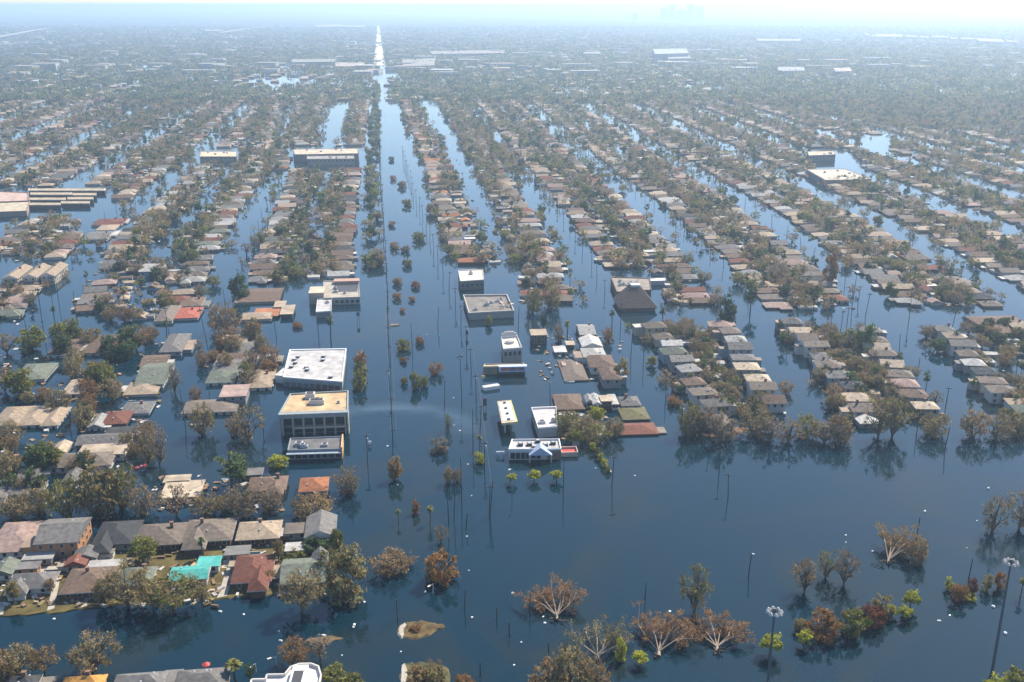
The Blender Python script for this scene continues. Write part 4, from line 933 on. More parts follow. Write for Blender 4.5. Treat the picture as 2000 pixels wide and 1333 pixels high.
for ri, r in enumerate(ROWS):
    y = r['y0']; n = 0
    two = r['st'] == 2
    while y < r['y1']:
        x, m = r['f'](y); th = math.atan(m); nx, ny = cos(th)*r['side'], -sin(th)*r['side']
        pitch = rng.uniform(12.4, 16.5) if not two else rng.uniform(12.0, 15.0)
        w = rng.uniform(10.5, 18) if not two else rng.uniform(8.5, 12); d = min(pitch - 2.4, rng.uniform(8.2, 11.5)) if not two else rng.uniform(7.4, 9.2)
        off = r['off'] + w/2 + rng.uniform(-1, 3.5)
        hx, hy = x + nx*off, y + ny*off
        wd = woods(hx, hy); lush = 1 + .55*sin(hx*.031 + ri)*sin(hy*.023) + (1.2 if wd else 0)
        if not clear(hx, hy) and rng.random() > r['skip'] + (.75 if wd else 0):
            kind = rng.choice(['hip','hip','hip','gable','gable','cross'] if not two else ['pyramid','hip','gable','pyramid','flat' if rng.random() < .3 else 'hip'])
            wh = rng.uniform(1.1, 1.9) if not two else rng.uniform(4.0, 5.8)
            HC.append(dict(x=hx, y=hy, rz=-th + rng.gauss(0,.035), w=w, d=d, wh=wh, rise=rng.uniform(1.6,2.4) if kind != 'flat' else 0, kind=kind,
                           rc=rng.choice(PAL[r['pal']]), wc=rng.choice(WALLS) if not two else rng.choice(['white','blue','cream','grey','white']), row=r, s=pxm(hx, hy)))
        # a shed or garage at the back of some lots
        if rng.random() < .8:
            so = off + w/2 + rng.uniform(4, 9); sx, sy = x + nx*so, y + ny*so + rng.uniform(-3,3)
            if not clear(sx, sy):
                HC.append(dict(x=sx, y=sy, rz=-th, w=rng.uniform(4,7.5), d=rng.uniform(3.5,6), wh=rng.uniform(.9,1.6), rise=rng.uniform(.6,1.1), kind=rng.choice(['flat','gable','flat']), rc=rng.choice(['white','pale grey','tan','beige','white','brown','grey']), wc='white', row=r, s=pxm(sx,sy)*.55, shed=True))
        if r['side'] and not two and rng.random() < .5:
            so = off + w/2 + rng.uniform(5, 12); sx, sy = x + nx*so, y + ny*so + rng.uniform(-4, 4)
            if not clear(sx, sy) and not wd: HC.append(dict(x=sx, y=sy, rz=-th + rng.gauss(0,.06) + (pi/2 if rng.random() < .5 else 0), w=rng.uniform(6.5,10), d=rng.uniform(5,7), wh=rng.uniform(.9,1.9), rise=rng.uniform(1,1.7), kind=rng.choice(['gable','hip','gable']), rc=rng.choice(PAL[r['pal']]), wc=rng.choice(WALLS), row=r, s=pxm(sx,sy)*.6, shed=True))
        if y < 1150:
            for _ in range(rng.randint(4, 10)):
                jo = off + rng.uniform(-w/2 - 3, w/2 + 19); jx, jy = x + nx*jo, y + ny*jo + rng.uniform(-pitch/2, pitch/2)
                if not clear(jx, jy): JC.append((jx, jy))
        # trees of the lot: yard behind the house, a few at the street edge
        for _ in range(np.random.default_rng(int(y*10)+ri).poisson(r['dens']*pitch*(86-24)/2*1.6*lush)):
            back = rng.random() < .9
            to = off + (w/2 + rng.uniform(-6, 17) if back else -w/2 - rng.uniform(1, 9))
            if y > 1000 and rng.random() < .35: to = off + rng.uniform(-22, 24)
            tx, ty = x + nx*to, y + ny*to + rng.uniform(-pitch/2, pitch/2)
            if clear(tx, ty): continue
            u = rng.random()
            kd = 'bare' if u < .62 else 'leafy' if u < .75 else 'dead' if u < .84 else 'pine' if u < .91 else 'shrub' if u < .97 else 'palm'
            sc = {'bare':rng.uniform(.45,1.15),'leafy':rng.uniform(.5,1.1),'dead':rng.uniform(.7,1.05),'pine':rng.uniform(.6,.95),'shrub':rng.uniform(.45,.85),'palm':rng.uniform(.75,1.0)}[kd]
            if two: sc *= .92
            col = {'bare':['olive-brown','grey-brown','olive-green','grey-brown','brown','olive-brown'],'leafy':['dark green','mid green','olive-green','dark green'],'dead':['grey-brown','brown'],'pine':['dark green','dark green','mid green'],'shrub':['rust-brown','brown','olive-brown','olive-green'],'palm':['olive-green','mid green']}[kd]
            TC.append(dict(x=tx, y=ty, kind=kd, sc=sc, col=rng.choice(col), row=r, back=back, s=pxm(tx,ty)*sc*(.55 if kd in ('shrub',) else 1)))
        y += pitch*cos(th)
# dense dark tree line on the avenue's edge
LINE = dict(name='the avenue tree line')
for f, a, b, n in ((AVL, 3, 17, 120), (AVR, -5, 5, 34)):
    for i in range(n):
        y = yy(530) + (yy(165) - yy(530)) * rng.random()**1.35; x = f(y)[0] + rng.uniform(a, b)
        kd = rng.choice(['bare','leafy','leafy','bare']); sc = rng.uniform(.75, 1.2)
        TC.append(dict(x=x, y=y, kind=kd, sc=sc, col=rng.choice(['dark green','mid green','olive-green','grey-brown'] if kd == 'leafy' else ['olive-brown','grey-brown','olive-green']), row=LINE, back=True, s=pxm(x,y)*sc, line='left' if f is AVL else 'right'))
def inframe(x, y, mx=40):
    px, py, _ = PX(x, y); return -mx < px < 2000 + mx and py < 1360
HC = [h for h in HC if inframe(h['x'], h['y'], 260)]; TC = [t for t in TC if inframe(t['x'], t['y'], 260)]
for q in HC + TC: q['s'] *= 1 if inframe(q['x'], q['y'], 15) else .01   # beyond the frame's edge: only joined ones
houses_ = sorted([h for h in HC if not h.get('shed')], key=lambda h: -h['s']); sheds_ = sorted([h for h in HC if h.get('shed')], key=lambda h: -h['s'])
N1 = max(0, 285 - N_HOUSE)
ind, rest = houses_[:N1], houses_[N1:] + sheds_[110:]
KN = {'hip':'hip-roofed','gable':'gable-roofed','cross':'cross-hipped','pyramid':'pyramid-roofed','flat':'flat-roofed','gabley':'front-gabled'}
cnt = {}
for h in sorted(ind, key=lambda h: h['y']):
    n = cnt[h['row']['name']] = cnt.get(h['row']['name'], 0) + 1
    lab = f"{h['rc']} {KN[h['kind']]} house, {ordn(n)} up {h['row']['name']}"
    house(h['x'], h['y'], h['rz'], h['w'], h['d'], h['wh'], h['rise'], h['kind'], h['rc'], h['wc'], lab, rng, 2 if h['s'] > 3.1 else 1, group=('houses in ' + h['row']['name']))
cnt = {}
for h in sorted(sheds_[:110], key=lambda h: h['y']):
    n = cnt[h['row']['name']] = cnt.get(h['row']['name'], 0) + 1
    house(h['x'], h['y'], h['rz'], h['w'], h['d'], h['wh'], h['rise'], h['kind'], h['rc'], h['wc'], f"small {h['rc']} shed roof, {ordn(n)} behind {h['row']['name']}", rng, 0, group='backyard sheds', cat='shed', name='shed', over=.25)

# houses too far to tell apart one by one: joined, real geometry
def merge_houses(name, items):
    walls, roofs, cw, cr = MB(), MB(), [], []
    for h in items:
        a, b = h['w']/2, h['d']/2; c, s = cos(h['rz']), sin(h['rz']); X, Y = h['x'], h['y']
        T = lambda p: (X + p[0]*c - p[1]*s, Y + p[0]*s + p[1]*c, p[2])
        z = h['wh']; zr = z + h['rise']; n0 = len(walls.v)
        walls.prism([T((-a,-b,0))[:2], T((a,-b,0))[:2], T((a,b,0))[:2], T((-a,b,0))[:2]], -.5, z, top=False)
        cw += [WC[h['wc']]]*(len(walls.v)-n0)
        A, B = a+.5, b+.5; e = [T((-A,-B,z)),T((A,-B,z)),T((A,B,z)),T((-A,B,z))]; n0 = len(roofs.v)
        if h['rise'] <= 0 or h['kind'] == 'flat': roofs.face(e)
        else:
            k = 0 if h['kind'] == 'gable' else min(B, A-.3); p, q = T((-(A-k),0,zr)), T((A-k,0,zr))
            roofs.face([e[0],e[1],q,p]); roofs.face([e[2],e[3],p,q]); roofs.face([e[1],e[2],q]); roofs.face([e[3],e[0],p])
        v = random.Random(int(X*7+Y)).uniform(.8,1.2); cr += [tuple(min(.8,x*v) for x in RC[h['rc']])]*(len(roofs.v)-n0)
    nv = len(walls.v); walls.v += roofs.v; walls.mi += [1]*len(roofs.f); walls.f += [tuple(i+nv for i in f) for f in roofs.f]
    me = walls.mesh(name, [M['house_wall_far'], M['house_roof_far']]); set_col(me, np.array(cw+cr))
    o = link(name, me); o['kind'] = 'stuff'; return o
rg = np.random.default_rng(3)
frng = random.Random(5)
far_items = []
for i in range(4600):
    t = frng.random(); y = 1900 * (1 + 3.6*t**1.5); hw = y*.56; x = frng.uniform(-hw, hw)
    a = -.12 + .05*(x/hw); rx = round(x/44)*44 + frng.uniform(-4,4)
    if abs(x + y*.124) < 16 + 8 or woods(x, y): continue
    far_items.append(dict(x=rx, y=y, rz=-a+frng.uniform(-.1,.1), w=frng.uniform(12,24), d=frng.uniform(9,14), wh=frng.uniform(2,4), rise=frng.choice([0,2,2.4,2]), kind='hip', rc=frng.choice(['grey','tan','pale grey','pink-grey','grey-brown','white','brown','beige','white']), wc=frng.choice(WALLS)))
for i in range(520):   # larger pale roofs of the distance
    y = 2600 + 9000*frng.random()**1.3; hw = y*.55; x = frng.uniform(-hw, hw)
    far_items.append(dict(x=x, y=y, rz=frng.uniform(-.15,.15), w=frng.uniform(16,70), d=frng.uniform(14,45), wh=frng.uniform(5,11), rise=0, kind='flat', rc=frng.choice(['pale grey','pink-grey','beige','white','tan','white']), wc=frng.choice(['white','cream'])))
for h in far_items: h['row'] = None
def clutter(pts):
    g = random.Random(61); k = MB(); cc = []
    for x, y in pts:
        a, b, h, t = g.uniform(.25,1.5), g.uniform(.2,.9), g.uniform(.1,.7), g.uniform(0, pi); c, sn = cos(t), sin(t); n0 = len(k.v)
        k.prism([(x + p*c - q*sn, y + p*sn + q*c) for p, q in ((-a,-b),(a,-b),(a,b),(-a,b))], -.3, h)
        k.v[-1] = (*k.v[-1][:2], h + g.uniform(-.1,.5)); cc += [g.choice([(.4,.38,.36),(.24,.18,.12),(.2,.13,.09),(.3,.29,.28),(.12,.09,.06),(.18,.14,.08),(.5,.48,.46),(.3,.17,.1)])]*(len(k.v)-n0)
    me = k.mesh('yard_debris', M['house_wall_far']); set_col(me, np.array(cc)); o = link('yard_debris', me); o['kind'] = 'stuff'; o['label'] = 'countless bits of fence, planks and rubbish in the flooded yards'
jr = random.Random(71)
for _ in range(620):
    px, py = jr.uniform(-10, 560), jr.uniform(650, 1000)
    if inpoly(px, py, [(-20,655),(330,650),(310,870),(250,900),(260,990),(-20,1000)]) or inpoly(px, py, [(400,655),(535,660),(535,760),(400,770)]) or inpoly(px, py, [(300,930),(640,930),(640,1000),(300,1000)]): JC.append(G(px, py))
for _ in range(90): JC.append(G(jr.uniform(1040, 1215), jr.uniform(655, 745)))
for _ in range(80): JC.append(G(jr.uniform(1090, 1190), jr.uniform(800, 862)))
clutter(JC)
jr2 = random.Random(72); yd = []
for _ in range(420):
    px, py = jr2.uniform(-20, 640), jr2.uniform(1064, 1186)
    if not (py > 1165 and px > 420): x_, y_ = G(px, py, .3); yd.append((x_, y_))
k = MB(); cc = []
for x, y in yd:
    a, b, h, t = jr2.uniform(.2,1.3), jr2.uniform(.2,.6), jr2.uniform(.1,.7), jr2.uniform(0, pi); c, sn = cos(t), sin(t); n0 = len(k.v)
    k.prism([(x + p*c - q*sn, y + p*sn + q*c) for p, q in ((-a,-b),(a,-b),(a,b),(-a,b))], .1, .3 + h); cc += [jr2.choice([(.45,.43,.4),(.4,.3,.2),(.2,.13,.09),(.3,.29,.28),(.14,.1,.06),(.2,.16,.07)])]*(len(k.v)-n0)
me = k.mesh('garden_debris', M['house_wall_far']); set_col(me, np.array(cc)); o = link('garden_debris', me); o['kind'] = 'stuff'; o['label'] = 'scattered rubbish and garden bits on the dry muddy lawns'
o = merge_houses('distant_housing', rest + far_items); o['label'] = 'innumerable small distant house roofs fading into haze'

# ------------------------------------------------------------------ trees: explicit ones first
trng = random.Random(99)
def h_of(x, y, ytop):
    lo, hi = 0.0, 60.0
    for _ in range(30):
        mid = (lo+hi)/2
        if PX(x, y, mid)[1] > ytop: lo = mid
        else: hi = mid
    return (lo+hi)/2
def T(px, pb, pt, kind, col, label, w=None, var=None, group=None):
    x, y = G(px, pb); h = h_of(x, y, pt); v = var if var is not None else trng.randrange(len(PR[kind])); P = PR[kind][v]
    sink = {'bare': .2, 'leafy': .2, 'dead': .14}.get(kind, 0) if y < 1e9 and not (pb > 1040 and px < 660) else 0
    h /= 1 - sink; sz = h/P.h; s = sz if w is None else w/(2*P.r*(.94 if kind == 'shrub' else 1.04)*pxm(x, y, h/2))
    return tree(x, y, kind, s, col, label, trng, sz=sz/s, var=v, group=group, z=-sink*h)
N_EXP = 0
EXPL = [
 # loners on the open water
 (863,1134,1072,'shrub','rust-brown','round rust-coloured bush alone in the open water',64),
 (765,1116,1066,'bare','brown','wide brown half-sunken tree just past the shore thicket',84),
 (682,1166,1062,'leafy','olive-brown','big drooping olive-brown tree at the end of the dry lots',96),
 (772,938,892,'leafy','brown','brown rounded tree alone off the low commercial building',36),
 (876,944,906,'bare','olive-brown','low brown clump among three bare poles',30),(893,942,908,'bare','grey-brown','grey-brown clump behind the tall bare pole',26),
 (858,882,854,'shrub','grey-brown','small grey-brown bush between avenue and gas station',34),(875,842,804,'dead','olive-green','thin bare sapling pair in the avenue water',20),
 (937,905,879,'shrub','yellow-green','round yellow-green bush on the median near the restaurant',20),(937,880,848,'palm','olive-green','short palm behind the round yellow-green bush',None),
 (1000,944,923,'umbrella','yellow-green','first of three flat-topped yellow-green trees, beside the sign post',24),(1043,941,919,'umbrella','yellow-green','middle one of three flat-topped yellow-green trees',28),(1087,940,917,'umbrella','yellow-green','third flat-topped yellow-green tree, against the tall pole',28),
 (840,1023,986,'palm','olive-green','taller palm alone in the open avenue water',None),(778,1021,994,'palm','olive-green','shorter palm near the taller one',None),(812,1003,974,'leafy','rust-brown','tiny reddish tree between the two palms',18),
 (862,1060,1022,'dead','olive-brown','thin brown tree behind the round rust bush',30),
 (702,760,722,'shrub','olive-green','front bush of the narrow median island',26),(704,738,703,'shrub','olive-green','middle bush of the narrow median island',24),(704,712,685,'shrub','rust-brown','rear rusty bush of the narrow median island',24),
 (788,684,660,'shrub','olive-green','dark green round bush in the avenue beside a pole',27),(820,672,655,'shrub','rust-brown','small pinkish bush near the dark green one',17),(852,730,704,'bare','rust-brown','rusty broad low tree in the avenue',36),(812,760,722,'shrub','olive-green','green upright bush in a group of three',20),(829,756,730,'shrub','olive-green','smaller green bush touching the upright one',15),(789,750,735,'shrub','olive-green','tiny dark bush in the avenue',14),(788,708,696,'shrub','rust-brown','faint low rusty scrub in the avenue',14),
] + [(px, pb, pb - h, 'shrub', c, f"{c} bush, {ordn(i+1)} of the low bushes scattered up the avenue median", h*1.25) for i, (px, pb, h, c) in enumerate([(776,584,14,'brown'),(786,610,9,'rust-brown'),(805,588,10,'rust-brown'),(776,556,15,'brown'),(812,562,14,'rust-brown'),(796,520,15,'olive-green'),(771,486,15,'brown'),(792,492,14,'grey-brown'),(765,442,11,'rust-brown'),(768,352,10,'rust-brown'),(785,366,14,'olive-brown'),(795,402,15,'olive-green'),(765,314,9,'mid green'),(818,470,20,'olive-green')])] + [
 # right: upright and bushes
 (1356,1196,1098,'dead','olive-green','tall thin olive tree in the open water above the fallen ones',72),
 (1571,1156,1088,'dead','brown','bare tree with broken white board in its branches',60),(1648,1142,1070,'dead','grey-brown','slim bare tree left standing beside a fallen one'.replace('left standing','standing'),54),(1612,1128,1072,'dead','olive-green','leaning sparse tree between two bare trees',46),
 (1790,1100,1046,'bare','brown','brown tree standing behind the fallen trunk',48),
 (1938,1040,962,'dead','olive-brown','sparse bare tree near the picture edge',58),(1990,1034,950,'dead','grey-brown','tall bare tree cut by the picture edge',70),
 (1993,1165,1128,'palm','olive-green','palm at the picture edge beside the tall lamp mast',None),
 (1503,1280,1240,'umbrella','yellow-green','yellow-green tree behind the first tall lamp mast',48),(1570,1262,1230,'umbrella','yellow-green','yellow-green tree at the start of the bush row',34),(1563,1232,1206,'shrub','olive-brown','dark olive bush at the start of the bush row',26),
 (1606,1244,1190,'shrub','rust-brown','big orange-rust bush in the bush row',62),(1662,1240,1186,'shrub','olive-green','round olive bush beside the orange-rust one',48),(1692,1228,1204,'umbrella','yellow-green','low yellow-green bush between olive and dark red bushes',24),(1705,1222,1180,'shrub','dark red-brown','dark red bush in the bush row',46),(1722,1206,1158,'shrub','olive-brown','olive-brown bush behind the dark red one',40),(1742,1206,1182,'umbrella','yellow-green','flat yellow-green tree past the dark red bush',30),(1777,1192,1154,'umbrella','yellow-green','tallest yellow-green tree at the end of the bush row',36),(1769,1212,1186,'umbrella','yellow-green','yellow-green tree just below the tallest one',30),
 (1852,1152,1126,'leafy','yellow-green','yellow-green young tree at the head of the far hedge',20),(1872,1172,1136,'shrub','rust-brown','rust bush second in the far hedge',34),(1897,1162,1128,'leafy','dark red-brown','dark bush in the middle of the far hedge',26),(1927,1154,1120,'leafy','olive-brown','dark olive bush fourth in the far hedge',24),(1951,1150,1112,'leafy','rust-brown','tall rusty bush ending the far hedge',26),(1890,1170,1156,'shrub','yellow-green','low yellow scrub under the dark hedge bush',30),
 (1195,1270,1212,'dead','olive-green','split upright tree above the fallen limbs',40),(1212,1290,1242,'leafy','yellow-green','bright green young tree beside the split one',24),(1250,1300,1274,'umbrella','yellow-green','yellow-green mound by the split tree',36),
 (1110,1345,1246,'bare','olive-brown','big olive-brown thicket at the bottom edge',110),(1070,1350,1290,'shrub','brown','brown thicket end with white rubbish caught in it',70),(1160,1350,1276,'bare','brown','brown tangled tree at the bottom edge',80),
 (1985,1360,1306,'leafy','olive-green','green-brown bush in the bottom corner',60),(1945,1360,1318,'shrub','yellow-green','yellow-green scrub in the bottom corner',50),
 (572,1300,1246,'bare','rust-brown','reddish bushy tree behind the round-ended white building',74),(626,1290,1238,'dead','pale tan','tan shrubby tree by the lamp over the mud bank',50),(655,1345,1302,'shrub','olive-green','low olive scrub beside the round-ended building',60),(690,1350,1318,'shrub','olive-green','lower olive scrub at the bottom edge',46),
 (460,1332,1288,'palm','olive-green','bushy palm beside the grey bottom roof',40),(490,1338,1296,'pine','dark green','dark narrow cypress next to the bushy palm',22),
 (183,1318,1236,'bare','olive-brown','olive spreading tree with bare lower twigs by the lamp',108),(40,1324,1254,'bare','olive-brown','olive-brown tree in the bottom corner',90),(88,1318,1262,'bare','brown','brown tree beside the corner olive tree',66),(8,1330,1270,'shrub','brown','brown scrub at the bottom corner',60),
 (858,1312,1286,'dead','grey-brown','bare shrub on the grass island',24),(842,1318,1284,'dead','brown','brown shrub on the grass island',22),(905,1345,1316,'shrub','rust-brown','reddish bush cut by the bottom edge',40),
 (818,1334,1302,'shrub','brown','brown scrub spreading over the grass island',44),(850,1338,1300,'shrub','olive-brown','olive scrub at the grass island corner',40),
 (812,1232,1222,'shrub','rust-brown','low rusty scrub on the lozenge-shaped island',22),
 # dry lots
 (250,1186,1092,'bare','olive-brown','large olive tree in front of the green-grey roof',110),(340,1196,1120,'bare','olive-green','broad olive shore tree below the turquoise tarps',120),(205,1180,1124,'bare','olive-brown','olive tree overhanging the brown roof',60),(300,1190,1130,'bare','olive-brown','olive shore tree between the two largest ones',80),(395,1186,1128,'bare','olive-brown','olive shore tree ending the row by the driveway',50),
 (590,1196,1106,'bare','olive-brown','bare olive tree over the front of the mossy roof',96),(640,1130,1068,'bare','olive-green','olive tree behind the mossy house',50),
 (280,1100,1048,'leafy','olive-green','leafy garden tree before the grey-brown roof',58),(396,1090,1048,'palm','mid green','green palm in front of the grey-brown house',None),(545,1100,1050,'leafy','olive-brown','narrow dark shrub between tan house and patio',26),(660,1075,1028,'leafy','olive-green','yellowish tree at the last grey house corner',28),(610,1078,1050,'leafy','dark green','green bush in front of the grey house',50),(635,1080,1055,'leafy','mid green','second green bush in front of the grey house',40),(575,1096,1074,'shrub','olive-green','low green shrub beside the white patio roof',40),(530,1140,1112,'shrub','olive-brown','brown shrub beside the red-brown house wall',24),(112,1086,1066,'shrub','yellow-green','yellowish lawn shrub by the grey lean-to',24),(100,1160,1128,'leafy','brown','orange-brown shrub beside the white-trimmed gable',22),(28,1180,1132,'leafy','olive-brown','olive bush beside the white-trimmed gable house',30),
 # oak grove behind the first street
 (30,1012,962,'bare','olive-brown','olive-brown tree at the picture edge of the oak grove',76),(78,1006,940,'bare','olive-brown','broad olive-brown oak second in the grove',84),(135,1010,926,'bare','olive-green','tall olive oak third in the grove',92),(192,1004,908,'leafy','olive-brown','tallest dark olive oak of the grove',100),(240,994,900,'bare','olive-green','olive oak beside the small red-white boat',80),(282,1004,938,'bare','grey-brown','grey-brown tree ending the oak grove',60),
 (345,1008,944,'dead','pale tan','bare fan-shaped tree in front of the beige roof',72),(400,1006,958,'bare','olive-brown','olive-brown low tree beside the fan-shaped bare one',66),(478,1010,944,'bare','grey-brown','grey-brown spreading tree below the brown house',86),(530,1000,950,'bare','grey-brown','grey-brown tree over the brown house corner',60),(440,1002,962,'bare','olive-brown','dull olive tree between two grey-brown ones',54),
 (620,1010,962,'bare','brown','brown scrubby tree in front of the orange-brown house',92),(590,1000,964,'bare','olive-brown','olive scrubby tree beside the brown one',50),(680,964,912,'bare','grey-brown','grey-brown round tree with a dark reflection by the orange-brown house',64),
 (455,956,882,'pine','mid green','green pine leaning out of the water',60),(470,940,880,'leafy','mid green','bright green crown behind the green pine',34),(545,912,888,'leafy','yellow-green','yellow-green tree by the tiny pink roof',44),
 (312,910,816,'dead','grey-brown','tall bare vine-hung tree in the flooded street',46),(288,902,838,'bare','olive-brown','olive bare tree beside the vine-hung one',40),
 (398,850,782,'bare','olive-brown','olive-brown tree over the long roof end',60),(487,862,784,'dead','olive-brown','big bare tree with dark reflection behind the office block',70),(462,850,800,'bare','brown','brown tree beside the big bare one',40),(384,784,750,'bare','rust-brown','rusty small tree at the long roof',30),
 (395,715,680,'bare','brown','brown tree at the street crossing',38),(342,768,704,'dead','grey-brown','bare trees in the flooded side street',30),(390,690,662,'dead','grey-brown','thin bare tree beyond the street crossing',22),
 (150,668,618,'leafy','olive-green','dark olive pair of bushes in the cross street',30),(132,656,618,'bare','brown','brown bush beside the dark olive pair',28),(285,660,644,'shrub','rust-brown','rusty bush out in the cross street',26),(445,648,584,'bare','brown','wide brown tree with a wide dark reflection at the cross street',74),(245,628,596,'bare','rust-brown','rusty tree by the cross street',40),(215,626,600,'bare','brown','brown tree by the cross street',36),
 (646,664,616,'palm','dark green','palm standing before the square white kiosk',None),(495,648,618,'palm','olive-green','green palm in the cross street',None),(326,660,624,'palm','mid green','palm in front of the grey-brown roof',None),(108,632,596,'palm','dark green','palm in the second left-side channel',None),(581,640,628,'shrub','rust-brown','small rusty bush before the shops',20),(468,586,530,'leafy','dark green','tall dark green tree in the first left-side channel',44),
 # gas station cluster and its hedge
 (1105,842,800,'bare','olive-green','yellow-green yard tree behind the brown hip roof',60),(1140,850,806,'bare','olive-brown','olive-brown yard tree in the middle of the gas station block',70),(1170,866,822,'bare','olive-green','olive yard tree at the hedge head',60),(1125,866,836,'leafy','olive-green','olive bush by the restaurant wall',44),(1200,852,812,'bare','olive-brown','thin olive tree before the mossy roof',50),(1165,820,792,'leafy','yellow-green','green grassy bush under the square beige roof',36),
 (1158,880,862,'leafy','yellow-green','first hedge bush, nearest the yard',16),(1166,890,872,'leafy','olive-green','second hedge bush on the garden wall',15),(1173,900,883,'leafy','yellow-green','third hedge bush on the garden wall',14),(1180,912,894,'leafy','yellow-green','fourth hedge bush on the garden wall',16),(1187,924,908,'leafy','olive-green','last hedge bush at the wall end',13),
 (1215,744,696,'leafy','olive-brown','round olive-brown tree beside the two-storey cluster',32),(1187,668,636,'bare','rust-brown','pinkish low tree beyond the cluster',26),(1062,640,612,'leafy','dark green','dark green bush near the torn warehouse',16),(955,636,614,'shrub','olive-green','small round green bush before the torn warehouse',14),(1108,664,624,'palm','olive-green','drooping palms between the warehouse and the cluster',None),(1092,668,630,'bare','brown','brown thin tree behind the cluster',24),
 (1318,792,772,'shrub','rust-brown','round rusty bush alone in the ripple channel',28),(1075,600,540,'bare','olive-brown','tall brown tree beyond the warehouse',50),(1040,610,556,'bare','olive-green','yellowish tree beside the torn warehouse',44),
 (1195,640,604,'palm','dark green','palm close to the church',None),(1293,640,600,'palm','dark green','palm between church and wooded block',None),
 (1418,640,570,'leafy','dark green','tall round green tree in the cross street',42),(1465,612,562,'pine','dark green','leaning pine beside the middle channel mouth',26),(1690,690,626,'leafy','mid green','round dark green tree at the cross street',44),(1620,560,488,'leafy','rust-brown','dark rounded tree standing in the third channel',34),
]
# front edge of the wooded lower blocks
fr = random.Random(4)
for i, px in enumerate([1345,1372,1408,1470,1502,1540,1576,1610,1640,1715,1742,1822,1900,1945,1985]):
    pb = 858 + fr.uniform(-14, 8) - (10 if 1420 < px < 1470 else 0); kd = fr.choice(['bare','bare','dead','leafy' if px > 1780 else 'bare'])
    if px in (1715, 1742): kd = 'dead'
    EXPL.append((px, pb, pb - fr.uniform(44, 84) * (1.35 if px in (1715,1742) else 1), kd, fr.choice(['olive-brown','olive-brown','grey-brown','olive-green','brown']),
                 f"{'tall bare' if kd=='dead' else 'leafy' if kd=='leafy' else 'dense brownish'} tree, {ordn(i+1)} along the front edge of the wooded lower blocks", fr.uniform(60, 84)))
for e in EXPL:
    T(*e[:6], w=e[6], group='bushes of the avenue median' if 'avenue median' in e[5] else None); N_EXP += 1
# scattered trees of the middle left yards
mid = random.Random(12); k = 0; ZONE = [(-20,660),(330,650),(310,880),(250,900),(-20,985)]; ZONE2 = [(395,660),(530,660),(535,760),(470,770),(400,700)]
boxes = [(115,745,168,772),(238,714,320,772),(190,806,266,850),(148,850,240,890),(-20,803,112,834),(20,716,88,744),(232,788,293,810),(310,658,355,690)]
while k < 64:
    z = ZONE if k < 50 else ZONE2; px, pb = mid.uniform(-15, 540), mid.uniform(655, 990)
    if not inpoly(px, pb, z) or any(a-6 < px < c+6 and b < pb-0 < d+14 for a,b,c,d in boxes): continue
    kd = mid.choice(['bare','bare','leafy','shrub','dead','bare']); col = mid.choice({'leafy':['mid green','olive-green','dark green'],'shrub':['rust-brown','brown','olive-brown']}.get(kd, ['olive-brown','brown','olive-brown','rust-brown']))
    hh = mid.uniform(34, 58) * (.6 if kd == 'shrub' else 1); k += 1
    T(px, pb, pb-hh, kd, col, f"{col} {'bush' if kd=='shrub' else 'tree'}, {ordn(k)} of the scattered trees in the flooded left-side yards", w=hh*mid.uniform(.9,1.3), group='trees of the flooded left-side yards'); N_EXP += 1

# trees of the blocks: the largest as things, the others joined
TC.sort(key=lambda t: -t['s'])
ind, rest = [], []; lim = {'bare': 150, 'leafy': 80, 'dead': 50, 'pine': 50, 'shrub': 25, 'palm': 25, 'umbrella': 0}
for t in TC:
    if lim[t['kind']] > 0: lim[t['kind']] -= 1; ind.append(t)
    else: rest.append(t)
cnt = {}
for t in sorted(ind, key=lambda t: t['y']):
    ln = t.get('line'); key = (ln or t['row']['name'], t['back'], TREE_NAME[t['kind']], t['col']); n = cnt[key] = cnt.get(key, 0) + 1
    nm = TREE_NAME[t['kind']].replace('_', ' ')
    if ln: lab = f"{t['col']} {nm}, {ordn(n)} up the tree line on the avenue's {ln}-hand edge"
    elif t['back']: lab = f"{t['col']} {nm}, {ordn(n)} up behind {t['row']['name']}"
    else: lab = f"{t['col']} {nm}, {ordn(n)} at the water before {t['row']['name']}"
    tree(t['x'], t['y'], t['kind'], t['sc'], t['col'], lab, trng, group='trees of the flooded blocks', z=-1.1*t['sc'] if t['kind'] in ('bare', 'leafy') else 0)
